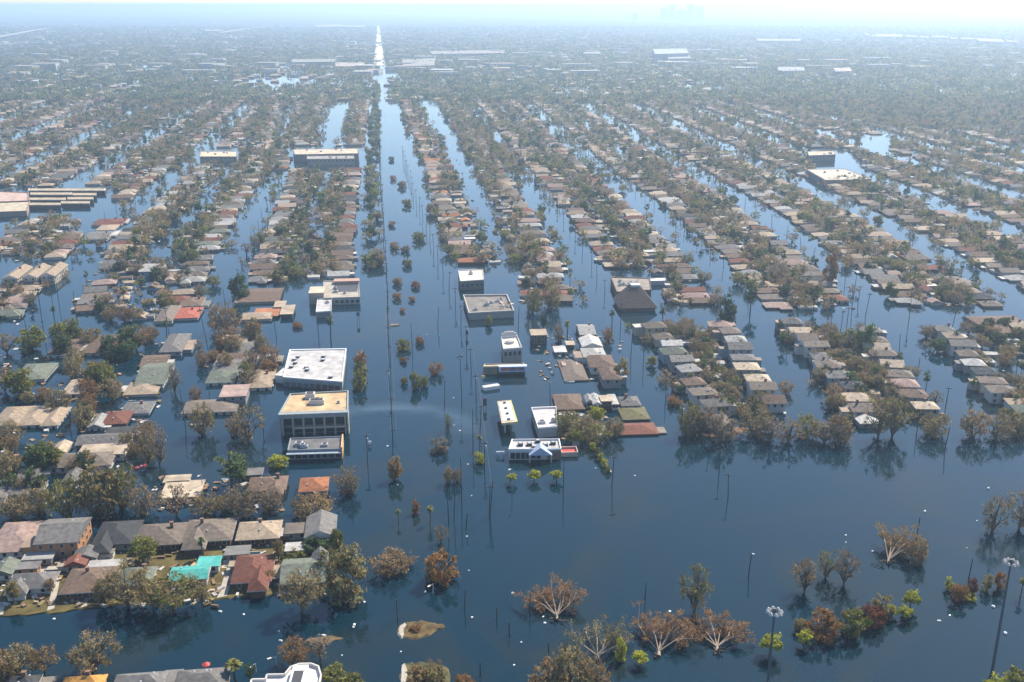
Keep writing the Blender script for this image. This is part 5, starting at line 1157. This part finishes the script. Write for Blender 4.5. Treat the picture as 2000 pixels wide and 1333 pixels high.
def merge_trees(name, items):
    Q, C = [], []
    g = np.random.default_rng(17)
    sub = {}
    for t in items:
        s = t['s'] if t['s'] > .3 else 1.5; n = 170 if s > 2.1 else 95 if s > 1.45 else 52 if s > 1.0 else 28
        v = g.integers(len(PR[t['kind']])); key = (t['kind'], int(v), n)
        if key not in sub:
            P = PR[t['kind']][v]; q = P.quads; k = min(n, len(q)); idx = g.choice(len(q), k, replace=False); q = q[idx]
            c = q.mean(1, keepdims=True); q = c + (q - c) * (len(P.quads)/k)**.5 * .82
            if len(P.twigs) and n > 60: q = np.concatenate([q, P.twigs[::6]])
            m = MB(); m.tube((0,0,-1),(0,0,P.h*.55),.35,.2,4); tq = np.array([[m.v[i] for i in f] for f in m.f if len(f) == 4])
            sub[key] = (np.concatenate([q, tq]), len(q) , leaf_tints(g, len(q), t['kind']))
        q, nl, tint = sub[key]; a = g.uniform(0, 2*pi); ca, sa = cos(a), sin(a)
        x = (q[...,0]*ca - q[...,1]*sa)*t['sc'] + t['x']; y = (q[...,0]*sa + q[...,1]*ca)*t['sc'] + t['y']; z = (q[...,2] - (1.1 if t['kind'] in ('bare','leafy') else 0))*t['sc']
        Q.append(np.stack([x,y,z],-1)); col = np.array(LC[t['col']])*g.uniform(.85,1.18)
        C.append(np.concatenate([tint*col, np.tile((.1,.08,.06), (len(q)-nl,1))]))
    return Q, C
Q, C = merge_trees('distant_woodland', rest)
# the wooded distance
P = PR['leafy']; n = 26000; g = np.random.default_rng(8)
u = g.random(n); ys = 1880*(1 + 3.4*u**1.45); xs = g.uniform(-.57, .57, n)*ys; keep = np.abs(xs + ys*.1245) > 12 + 10*g.random(n)
# leave some streets and clearings open
cl = np.sin(xs*.021 + ys*.004) + np.sin(ys*.0085 - xs*.006) + np.sin(xs*.0043+1)*np.sin(ys*.0031) + g.normal(0,.6,n); keep &= (cl > -1.25) | np.array([woods(a, b) for a, b in zip(xs, ys)])
xs, ys = xs[keep], ys[keep]; n = len(xs); k = 15
size = 1.35 + .00035*ys
c = np.stack([xs, ys, np.full(n, 3.6)], 1)[:, None, :] + g.normal(0, 1, (n, k, 3))*np.array((4.6, 4.6, 1.8)); c[..., 2] = np.abs(c[..., 2]) + .5
uu = g.normal(0,1,(n,k,3)); uu /= np.linalg.norm(uu, axis=2, keepdims=True); ww = np.cross(uu, g.normal(0,1,(n,k,3))); ww /= np.linalg.norm(ww, axis=2, keepdims=True)
s = size[:, None, None]*(.6+.8*g.random((n,k,1)))
q = np.stack([c-uu*s-ww*s*.5, c+uu*s*.9-ww*s*.6, c+uu*s+ww*s*.55, c-uu*s*.8+ww*s*.6], 2).reshape(-1, 4, 3)
base = np.array([LC[x] for x in ('dark green','mid green','olive-green','olive-brown','grey-brown','dark green')])[g.integers(0, 6, n)]
Q.append(q); C.append(np.repeat(base, k, 0)*g.uniform(.6,1.4,(n*k,1)))
me = bpy.data.meshes.new('distant_woodland'); V = np.concatenate(Q); fill_quads(me, V); set_col(me, np.repeat(np.concatenate(C), 4, 0)); me.materials.append(M['leaf']); me.update()
o = link('distant_woodland', me); o['kind'] = 'stuff'; o['label'] = 'mass of distant tree crowns over the far flooded blocks'
print('houses', N_HOUSE, 'rest', len(houses_), 'trees', len(TC), 'explicit', N_EXP, 'merged quads', len(V))

# ------------------------------------------------------------------ fallen trees
def fallen(px, py, label, L=11.0, az0=-.6, az1=1.3, col='fallen brown', seed=1, n=8, el=(.04,.62), leaves=1.0):
    g = np.random.default_rng(seed); x, y = G(px, py)
    t = thing('fallen_tree', label, 'fallen tree', (x, y, 0))
    k = MB(); rb = g.normal(0, .5, (14, 3))
    for p in rb: k.tube(p*(1.3,.6,1.1)+(0,-.5,.2), p*(2.3,1,2)+(0,-.7,.3), .35, .12, 5)
    link('root_ball', k.mesh('root_ball', M['bark']), t)
    k = MB(); ends = []
    hub = np.array((.2,.9,.7)); k.tube((0,-.6,.3), hub, .55, .4, 7)
    for i in range(n):
        a = az0 + (az1-az0)*(i+.5*g.random())/n; e = g.uniform(*el); d = np.array((sin(a)*cos(e), cos(a)*cos(e), sin(e))); ln = L*g.uniform(.7,1.05)
        m = hub + d*ln*.45 + g.normal(0,.3,3); q = hub + d*ln*.8 + np.array((0,0,-.4)) + g.normal(0,.5,3); k.tube(hub, m, .22, .14, 6, cap=False); k.tube(m, q, .14, .05, 5); ends += [q, m + (q-m)*.5]
        for _ in range(4):
            b = m + (q-m)*g.random(); r = b + (d + g.normal(0,.45,3))*ln*.25; k.tube(b, r, .1, .03, 4); ends.append(r)
    link('trunk', k.mesh('trunk', M['palebark']), t)
    ends = np.array(ends); ends[:,2] = np.maximum(ends[:,2], .35); back = ends + np.array((.5,1.2,-.5)); back[:,2] = np.maximum(back[:,2], .3); cs = np.concatenate([back, back + g.normal(0,1.0,back.shape)*np.array((1,1,.4)), back*.8 + hub*.2 + g.normal(0,.7,back.shape)*np.array((1,1,.3))])
    cs[:,2] = np.maximum(cs[:,2], .3)
    na = 46; aa = g.uniform(az0-.1, az1+.1, na); rr = L*g.uniform(.38, .92, na); dome = np.stack([np.sin(aa)*rr, .9+np.cos(aa)*rr*.9, .3+rr*g.uniform(.02,.5,na)], 1)
    cs = np.concatenate([cs, dome]) if leaves > .5 else cs
    V = leaf_quads(g, cs, int(34*leaves), np.full(len(cs), 1.1), .17); me = bpy.data.meshes.new('crown'); fill_quads(me, V); me.materials.append(M['leaf']); set_col(me, np.repeat(leaf_tints(g, len(V), 'bare'), 4, 0)); me.update()
    link('crown', me, t, color=LC[col])
fallen(1086, 1211, 'fallen pale-limbed tree alone in the open water, crown of rust leaves', L=11, seed=3, az0=-1.1, az1=1.3, n=6)
fallen(1286, 1281, 'largest fallen tree with fanned pale limbs and dark root ball', L=13.5, seed=5, az0=-.5, az1=1.35, n=6)
fallen(1400, 1272, 'fallen tree with pale limbs beside the first lamp mast', L=12, seed=8, az0=-.9, az1=1.4, n=6)
fallen(1166, 1290, 'fallen split tree with long pale limbs at the bottom thicket', L=12, seed=11, az0=-.9, az1=1.5, n=6, leaves=.4, col='olive-brown')
fallen(1735, 1101, 'grey-brown fallen tree lying toward a standing one, far water', L=14, seed=14, az0=.1, az1=1.45, n=7, col='brown')
fallen(775, 1124, 'pale broken branches at the foot of the wide brown tree', L=7, seed=18, az0=-1.2, az1=1.0, n=5, leaves=.4, col='brown')

# ------------------------------------------------------------------ poles, masts, lamps
POLE = {}
def pole_meshes():
    if not POLE:
        k = MB(); k.tube((0,0,-1.5),(0,0,11.0),.2,.14,6); POLE['pole'] = k.mesh('pole', M['pole'])
        k = MB(); k.box(-1.3,-.3,10.2,1.3,-.12,10.42); POLE['arm'] = k.mesh('crossarm', M['pole'])
        k = MB(); k.tube((0,0,0),(0,0,.4),.09,.06,5); POLE['ins'] = k.mesh('insulator', M['metal'])
        k = MB(); k.tube((.38,-.1,8.2),(.38,-.1,9.4),.3,.3,7); POLE['can'] = k.mesh('transformer', M['metal'])
        k = MB(); k.tube((0,0,-1.5),(0,0,10.0),.16,.1,6); k.tube((0,0,10.0),(1.6,0,10.5),.07,.06,5); POLE['lamp'] = k.mesh('pole', M['metal'])
        k = MB(); k.box(1.2,-.28,10.35,2.3,.28,10.62); POLE['head'] = k.mesh('lamp_head', M['white'])
    return POLE
prng = random.Random(31)
def upole(x, y, rz, label, h=11.0, arms=True, lean=0.0, group=None):
    p = pole_meshes(); t = thing('utility_pole', label, 'utility pole', (x, y, 0), rz, group); t.scale = (1, 1, h/11.0)
    t.rotation_euler = (prng.gauss(0, .03) + lean*.3, lean + prng.gauss(0, .042), rz)
    link('pole', p['pole'], t)
    if arms:
        a = link('crossarm', p['arm'], t)
        for dx in (-1.1, -.4, .5, 1.1): link('insulator', p['ins'], a, (dx, -.2, 10.42))
        if prng.random() < .3: link('transformer', p['can'], t)
    return t
def lamp(px, pb, pt, label, rz=0.0):
    x, y = G(px, pb); h = h_of(x, y, pt); p = pole_meshes(); t = thing('street_lamp', label, 'street lamp', (x, y, 0), rz); t.scale = (1,1,h/10.5)
    link('pole', p['lamp'], t); link('lamp_head', p['head'], t)
cab = []
AVC = street([(770,885),(764,760),(757,600),(751,480),(744,360),(740,260),(738,200)])
y = yy(890); n = 0
while y < yy(230):
    n += 1; x, m = AVC(y); upole(x + prng.uniform(-.6,.6), y, -math.atan(m), f"utility pole, {ordn(n)} up the median pole line of the avenue", 11.5, group='poles of the avenue median'); cab.append((x, y)); y += 33
def cable(pts, z, dx, label):
    k = MB()
    for (x0,y0),(x1,y1) in zip(pts, pts[1:]):
        prev = (x0+dx,y0,z)
        for i in range(1,7):
            t = i/6; q = (x0+dx+(x1-x0)*t, y0+(y1-y0)*t, z-1.1*4*t*(1-t)); k.tube(prev, q, .045, .045, 3, cap=False); prev = q
    tag(link('power_cable', k.mesh('power_cable', M['wire'])), label, 'power cable')
cable(cab, 10.8, -1.1, 'sagging power cable along the median poles, store side'); cable(cab, 10.8, 1.1, 'sagging power cable along the median poles, gas station side')
AVP = street([(956,1012),(944,900),(930,780),(914,690),(893,610),(858,520),(826,430),(806,380),(782,290)])
y = yy(1010); n = 0; cab = []
while y < yy(300):
    n += 1; x, m = AVP(y); upole(x, y, -math.atan(m), f"utility pole, {ordn(n)} up the pole line on the gas station side", 12.0, group='poles of the gas station side'); cab.append((x,y)); y += 36
cable(cab, 11.2, .9, 'sagging power cable on the gas station side pole line')
for px, pb, pt, lab in ((1404,930,880,'bare pole first of a pair in the open lower water'),(1422,972,925,'bare pole second of a pair in the open lower water'),(1195,950,890,'dark pole at the end of the hedge'),(1100,966,900,'tall pole against the third flat-topped tree'),
    (957,1012,940,'dark pole beside the restaurant side line'),(902,985,896,'tallest dark pole among the brown clumps'),(876,1020,930,'first dark pole by the brown clumps'),(887,1014,932,'second dark pole by the brown clumps'),(718,905,848,'pole off the low commercial building'),(910,1034,1002,'short pole in the avenue water'),
    (1075,800,742,'tall pole between shop and gas station canopy'),(924,880,800,'pole beside the canopy water'),(1180,720,700,'short pole by the cluster'),(1300,780,730,'leaning pole in the ripple channel'),(1257,700,640,'tall pole beside the ripple channel'),(1232,700,650,'thin pole beside the ripple channel'),
    (1332,852,790,'pole at the tip of the wooded block'),(1212,640,590,'pole before the dark church'),(1012,640,600,'pole behind the curved bank'),(855,640,600,'pole in the avenue crossing'),(806,690,630,'pole beside the dark green avenue bush'),(868,800,742,'pole in the avenue near rusty tree'),(902,780,690,'double pole in the avenue water'),
    (1653,645,600,'pole in the cross street, right of the round house'.replace('right of','beyond')),(1776,620,560,'leaning pole at the third channel mouth'),(1664,600,540,'pole in the third channel'),(1690,620,572,'second pole in the third channel'),(1860,640,588,'pole in the wide cross street'),(1620,680,612,'pole beside the bank of the cross street'),(1640,660,606,'thin pole in the cross street'),
    (84,640,560,'tall pole in the left-hand flooded street'),(114,586,540,'pole in the second left-side channel'),(53,650,620,'pole at the left-hand cross street'),(410,700,600,'tall pole in the first left-side channel'),(440,600,566,'pole at the first channel mouth'),(150,628,570,'pole beside the second channel houses'),(330,650,600,'pole before the bright red roof'),(540,660,616,'pole before the rusty shed'),(622,654,620,'pole before the kiosk'),(137,840,806,'pole beside tan hip roofs'),(220,818,786,'pole by the long grey roof'),(362,830,760,'pole beside the long grey-brown roof'),(515,838,770,'pole behind the office block'),(688,988,950,'pale pole by the orange-brown house'),
    (1845,880,832,'dark pole reflected off the lower blocks'),(1790,850,806,'pole off the lower blocks front'),(1385,880,836,'pole in front of the blue-walled house'),(1462,1125,1080,'lone leaning pole in the open water'),(1260,1168,1138,'lone short pole in the open water'),(970,1210,1186,'short stub pole near the avenue end'),(1035,1200,1160,'thin pole in the water near a fallen tree'),(995,1240,1215,'stub pole at the bottom water'),(907,1190,1152,'thin pole past the round rust bush'),(1790,1050,1010,'thin dark pole behind the brown tree'),(1892,1130,1092,'thin pole by the far hedge'),(1072,1285,1255,'thin pole beside the bottom thicket'),(777,1210,1172,'thin pole by the traffic island'),(938,1320,1295,'stub pole at the bottom edge')):
    x, y = G(px, pb); upole(x, y, prng.uniform(-.3,.3), lab, max(4, h_of(x, y, pt)), arms=(pb-pt) > 38 and prng.random() < .6, lean=prng.gauss(0,.03), group='single poles in the flood')
for f, nm, py0, py1, o in ((R1,'first right-side channel',575,340,8),(R2,'second right-side channel',585,350,8),(R3,'third right-side channel',590,360,-8),(L1,'first left-side channel',590,350,8),(L2,'second left-side channel',600,380,-8),(Q2,'middle lower channel',800,650,8),(Q3,'last lower channel',800,660,-8)):
    y = yy(py0); n = 0
    while y < yy(py1):
        n += 1; x, m = f(y); upole(x + o + prng.uniform(-1,1), y, -math.atan(m), f"street pole, {ordn(n)} up the {nm}", prng.uniform(8.5,11), arms=prng.random() < .5, lean=prng.gauss(0,.03), group=f'poles of the {nm}'); y += prng.uniform(30,44)
for px, pb, pt, lab in ((167,1262,1236,'pale street lamp behind the olive spreading tree'),(624,1266,1238,'pale street lamp over the mud bank'),(226,1004,984,'pale street lamp at the oak grove foot'),(396,958,926,'leaning pale street lamp by the beige roof'),(540,1300,1282,'short white street lamp behind the round-ended building'),(1000,960,914,'street lamp by the restaurant sign'),(846,1160,1140,'low white lamp off the rust bush'),(500,1312,1296,'white lamp beside the narrow cypress')):
    lamp(px, pb, pt, lab, prng.uniform(0, 6))
def mast(px, pt, z, label):
    x, y = G(px, pt, z); t = thing('lamp_mast', label, 'lamp mast', (x, y, 0))
    k = MB(); k.tube((0,0,-2),(0,0,z*.5),.42,.34,10,cap=False); k.tube((0,0,z*.5),(0,0,z),.34,.22,10); link('pole', k.mesh('pole', M['steel']), t)
    k = MB()
    for i in range(16):
        a, b = 2*pi*i/16, 2*pi*(i+1)/16; k.tube((1.0*cos(a),1.0*sin(a),z-.3),(1.0*cos(b),1.0*sin(b),z-.3),.1,.1,5,cap=False)
    k.tube((0,0,z-.5),(0,0,z+.5),.45,.3,8); r = link('lamp_ring', k.mesh('lamp_ring', M['steel']), t)
    k = MB(); k.tube((.9,0,-.15),(1.25,0,-.1),.12,.12,5); k.tube((1.55,0,-.3),(1.55,0,.12),.52,.3,9); k.tube((1.55,0,.12),(1.55,0,.3),.3,.15,9); me = k.mesh('floodlight', M['white'])
    for i in range(8): link('floodlight', me, r, (0,0,z-.3), 2*pi*i/8)
mast(1513, 1192, 33, 'tall lamp mast with a ring of white floodlights beside the yellow-green tree'); mast(1975, 1096, 33, 'tall lamp mast with floodlight ring, beyond the bush row near the picture edge')

# ------------------------------------------------------------------ small things on the water
SCRAPS = []
def scrap(px, py, s, seed):
    g = random.Random(seed); x, y = G(px, py); k = MB(); a, b, c = s*g.uniform(.5,.8), s*g.uniform(.3,.6), s*g.uniform(.35,.7)
    k.prism([(-a,-b),(a*.7,-b*1.1),(a,b*.4),(a*.2,b),(-a*.9,b*.7)], -.15, c); k.prism([(-a*.4,-b*.5),(a*.5,-b*.3),(a*.1,b*.5)], c, c*1.4)
    o = link('floating_box', k.mesh('floating_box', M['debris']), None, (x, y, 0), g.uniform(0,6)); tag(o, 'white scrap afloat', 'floating scrap', 'white scraps afloat on the flood'); SCRAPS.append(o)
for i, (px, py) in enumerate(((692,1221),(690,1226),(768,1251),(783,1274),(668,1281),(711,1284),(476,1201),(912,1049),(971,1032),(916,1115),(830,1157),(902,1186),(922,1207),(1002,1160),(1027,1160),(1061,1206),(1064,1218),(1069,1222),(1018,1255),(1004,1300),(1264,1108),(1308,1196),(1471,1083),(1532,1163),(1652,1046),(1704,1078),(1729,1122),(1806,1000),(1888,1071),(1806,1130),(1855,1203),(1836,1214),(1837,1190),(1963,1238),(1940,1186),(757,946),(757,873),(777,948),(758,1030),(914,908),(921,969),(961,835),(887,831),(898,842),(867,687),(833,654),(886,778),(1066,763),(1074,748),(712,1177),(678,1184),(545,1234),(548,1253),(560,1252),(430,1196),(106,1210),(54,1204),(492,855),(476,858),(1590,744),(1240,930),(1163,916),(958,910),(896,700),(858,655),(1735,960),(1652,1060),(1930,955),(1897,1014),(1908,1018),(1832,1213))):
    if i % 3 != 2: scrap(px, py, prng.uniform(.35, .68), i)
def boat(px, py, rz, L, label, hull, deck):
    x, y = G(px, py); t = thing('small_boat', label, 'boat', (x, y, 0), rz); k = MB(); w = L*.2
    o_ = [(-L/2,-w),(L*.2,-w),(L/2,0),(L*.2,w),(-L/2,w)]; i_ = [lerp((0,0),p,.84) for p in o_]
    k.prism(o_, -.2, .55, top=False)
    for a in range(5):
        b = (a+1)%5; k.face([(*o_[a],.55),(*o_[b],.55),(*i_[b],.55),(*i_[a],.55)]); k.face([(*i_[a],.55),(*i_[b],.55),(*i_[b],.2),(*i_[a],.2)])
    k.face([(*p,.2) for p in i_]); link('hull', k.mesh('hull', M['paint']), t, color=hull)
    for dx in (-.25, .1):
        k = MB(); k.box(dx*L-.2,-w*.8,.3,dx*L+.2,w*.8,.5); link('seat', k.mesh('seat', M['paint']), t, color=deck)
boat(275, 913, .8, 4.6, 'small red and white boat at the edge of the oak grove', (.6,.08,.09), (.7,.7,.7))
boat(1112, 746, -.4, 5.0, 'small white boat in the water near the ripples', (.68,.68,.64), (.4,.35,.3))
boat(772, 636, .2, 4.5, 'small orange-tan boat in the avenue crossing', (.5,.33,.22), (.5,.4,.3))
boat(384, 831, .1, 5.0, 'pale skiff below the long grey-brown roof', (.4,.42,.4), (.3,.3,.3))
boat(1292, 688, .3, 4.0, 'white skiff drifting near the two-storey row', (.6,.6,.58), (.4,.4,.4))
def umbrella():
    x, y = G(404, 1312); t = thing('garden_umbrella', 'red garden umbrella beside the grey bottom roof', 'umbrella', (x, y, 0))
    k = MB(); k.tube((0,0,.1),(0,0,2.7),.05,.05,6); link('pole', k.mesh('pole', M['white']), t)
    k = MB()
    for i in range(8):
        a, b = 2*pi*i/8, 2*pi*(i+1)/8; k.face([(1.1*cos(a),1.1*sin(a),2.2),(1.1*cos(b),1.1*sin(b),2.2),(0,0,2.85)]); k.face([(1.1*cos(b),1.1*sin(b),2.2),(1.1*cos(a),1.1*sin(a),2.2),(1.1*cos(a),1.1*sin(a),2.0),(1.1*cos(b),1.1*sin(b),2.0)])
    link('canopy', k.mesh('canopy', M['red']), t)
umbrella()
def sign(px, pb, pt, label, w=3.0, h=1.6, col=(.65,.67,.7)):
    x, y = G(px, pb); z = h_of(x, y, pt); t = thing('sign', label, 'sign', (x, y, 0), .05)
    for dx in (-w*.35, w*.35):
        k = MB(); k.tube((dx,0,-1.5),(dx,0,z-h),.12,.12,6); link('post', k.mesh('post', M['steel']), t)
    k = MB(); k.box(-w/2,-.15,z-h,w/2,.15,z); link('sign_panel', k.mesh('sign_panel', M['paint']), t, color=col)
sign(977, 892, 882, 'small white sign standing in the water before the restaurant', 3.2, .9)
sign(944, 750, 734, 'little yellow-posted sign by the corner shop', 1.6, 1.2, (.6,.45,.1))
sign(912, 660, 646, 'small dark sign block in the water by the warehouse', 1.4, 2.2, (.05,.06,.07))
sign(947, 800, 778, 'dark and pink price sign on the gas station side', 1.6, 3.6, (.12,.08,.09))
sign(700, 630, 610, 'dark sign post in front of the beige shop building', 1.6, 2.2, (.06,.07,.09))
sign(722, 872, 862, 'white small box sign beside the office block end', 1.4, 1.2)
def garden_wall():
    a, b = G(1156, 872), G(1194, 926); t = thing('garden_wall', 'long low garden wall running out under the hedge bushes', 'wall', (a[0], a[1], 0), atan2(b[1]-a[1], b[0]-a[0])); L = hypot(b[0]-a[0], b[1]-a[1])
    for i in range(9):
        k = MB(); k.box(.02,-.25,-1,L/9-.06,.25,.75); link('wall_panel', k.mesh('wall_panel', M['concrete']), t, (i*L/9, 0, 0)); k = MB(); k.box(-.2,-.3,-1,.2,.3,1.0); link('pillar', k.mesh('pillar', M['concrete']), t, (i*L/9, 0, 0))
garden_wall()
# ------------------------------------------------------------------ the far distance
def overpass(name, pts, z, w, label):
    P = [G(x, y, z) for x, y in pts]; t = thing(name, label, 'overpass', (P[0][0], P[0][1], 0))
    k = MB()
    for i in range(len(P)-1):
        (x0,y0),(x1,y1) = P[i], P[i+1]; L = hypot(x1-x0, y1-y0); nx, ny = -(y1-y0)/L*w/2, (x1-x0)/L*w/2; o = P[0]
        for a, b in ((1, z),):
            k.face([(x0-nx-o[0],y0-ny-o[1],z),(x1-nx-o[0],y1-ny-o[1],z),(x1+nx-o[0],y1+ny-o[1],z),(x0+nx-o[0],y0+ny-o[1],z)])
            k.face([(x0-nx-o[0],y0-ny-o[1],z-2),(x1-nx-o[0],y1-ny-o[1],z-2),(x1-nx-o[0],y1-ny-o[1],z),(x0-nx-o[0],y0-ny-o[1],z)])
    link('deck', k.mesh('deck', M['concrete']), t)
    for i in range(len(P)-1):
        n = max(1, int(hypot(P[i+1][0]-P[i][0], P[i+1][1]-P[i][1])/80))
        for j in range(n):
            p = lerp(P[i], P[i+1], j/n); k = MB(); k.box(-1.5,-1.5,-1,1.5,1.5,z-2); link('pier', k.mesh('pier', M['concrete']), t, (p[0]-P[0][0], p[1]-P[0][1], 0))
overpass('overpass', [(-40,78),(20,68),(60,60),(90,56)], 11, 34, 'pale overpass curving in at the hazy picture edge')
overpass('overpass', [(430,64),(480,56),(520,53),(570,52),(615,54)], 11, 30, 'long pale overpass under the hazy horizon halls')
overpass('overpass', [(-40,88),(40,84),(90,83)], 9, 22, 'lower pale overpass at the hazy picture edge')
for i, (px, w, h, lab) in enumerate(((1297,60,120,'first faint tower of the hazy downtown skyline'),(1312,50,150,'slender faint tower of the hazy skyline'),(1330,70,105,'squat faint tower of the hazy skyline'),(1348,55,160,'tallest faint tower of the hazy skyline'),(1366,60,130,'last faint tower of the hazy skyline'),(1240,50,70,'low faint tower before the skyline'))):
    x, y = G(px, 30); x *= 11500/y; w *= .6; h = min(165, h*1.05); t = thing('office_tower', lab, 'tower', (x, 11500, 0)); k = MB(); k.box(-w,-w,-1,w,w,h); link('wall', k.mesh('wall', M['wall']), t, color=(.12,.13,.15)); k = MB(); k.box(-w*.5,-w*.5,h,w*.5,w*.5,h+5); link('roof', k.mesh('roof', M['flat']), t, color=(.3,.3,.3))
# dry end of the avenue, pale concrete in the distance
def far_road():
    k = MB(); L = [G(x, y, .5) for x, y in ((728,128),(733,100),(735,75),(737,50))]; Rr = [G(x, y, .5) for x, y in ((752,128),(748,100),(744,75),(741,50))]
    for i in range(3): k.face([(*L[i],.52),(*Rr[i],.52),(*Rr[i+1],.52),(*L[i+1],.52)])
    structure('road', k.mesh('road', mat('pale_concrete', (.5,.45,.38), .85, noise=.1, nscale=.05)))
far_road()

# every scrap is told apart by what it floats beside
marks = [o for o in COL.objects if o.parent is None and o.get('label') and o.get('category') not in (None, 'floating scrap') and not any(w in o['label'] for w in (' up ', ' behind the', ' along ', 'scattered'))and len(o['label'].split()) <= 8]
used = {}
for o in SCRAPS:
    b = min(marks, key=lambda m: (m.location.x - o.location.x)**2 + (m.location.y - o.location.y)**2); used.setdefault(b.name, []).append((((b.location.x - o.location.x)**2 + (b.location.y - o.location.y)**2), o, b))
for k_, lst in used.items():
    for i, (d_, o, b) in enumerate(sorted(lst, key=lambda z: z[0])):
        o['label'] = f"{'' if i == 0 else OW[i] + ' '}white scrap afloat {'close to' if d_ < 400 else 'out from'} the {b['label']}"
for o in COL.objects:
    if o.get('label') and len(o['label'].replace('-', '').split()) > 16: print('LONG', o['label'])
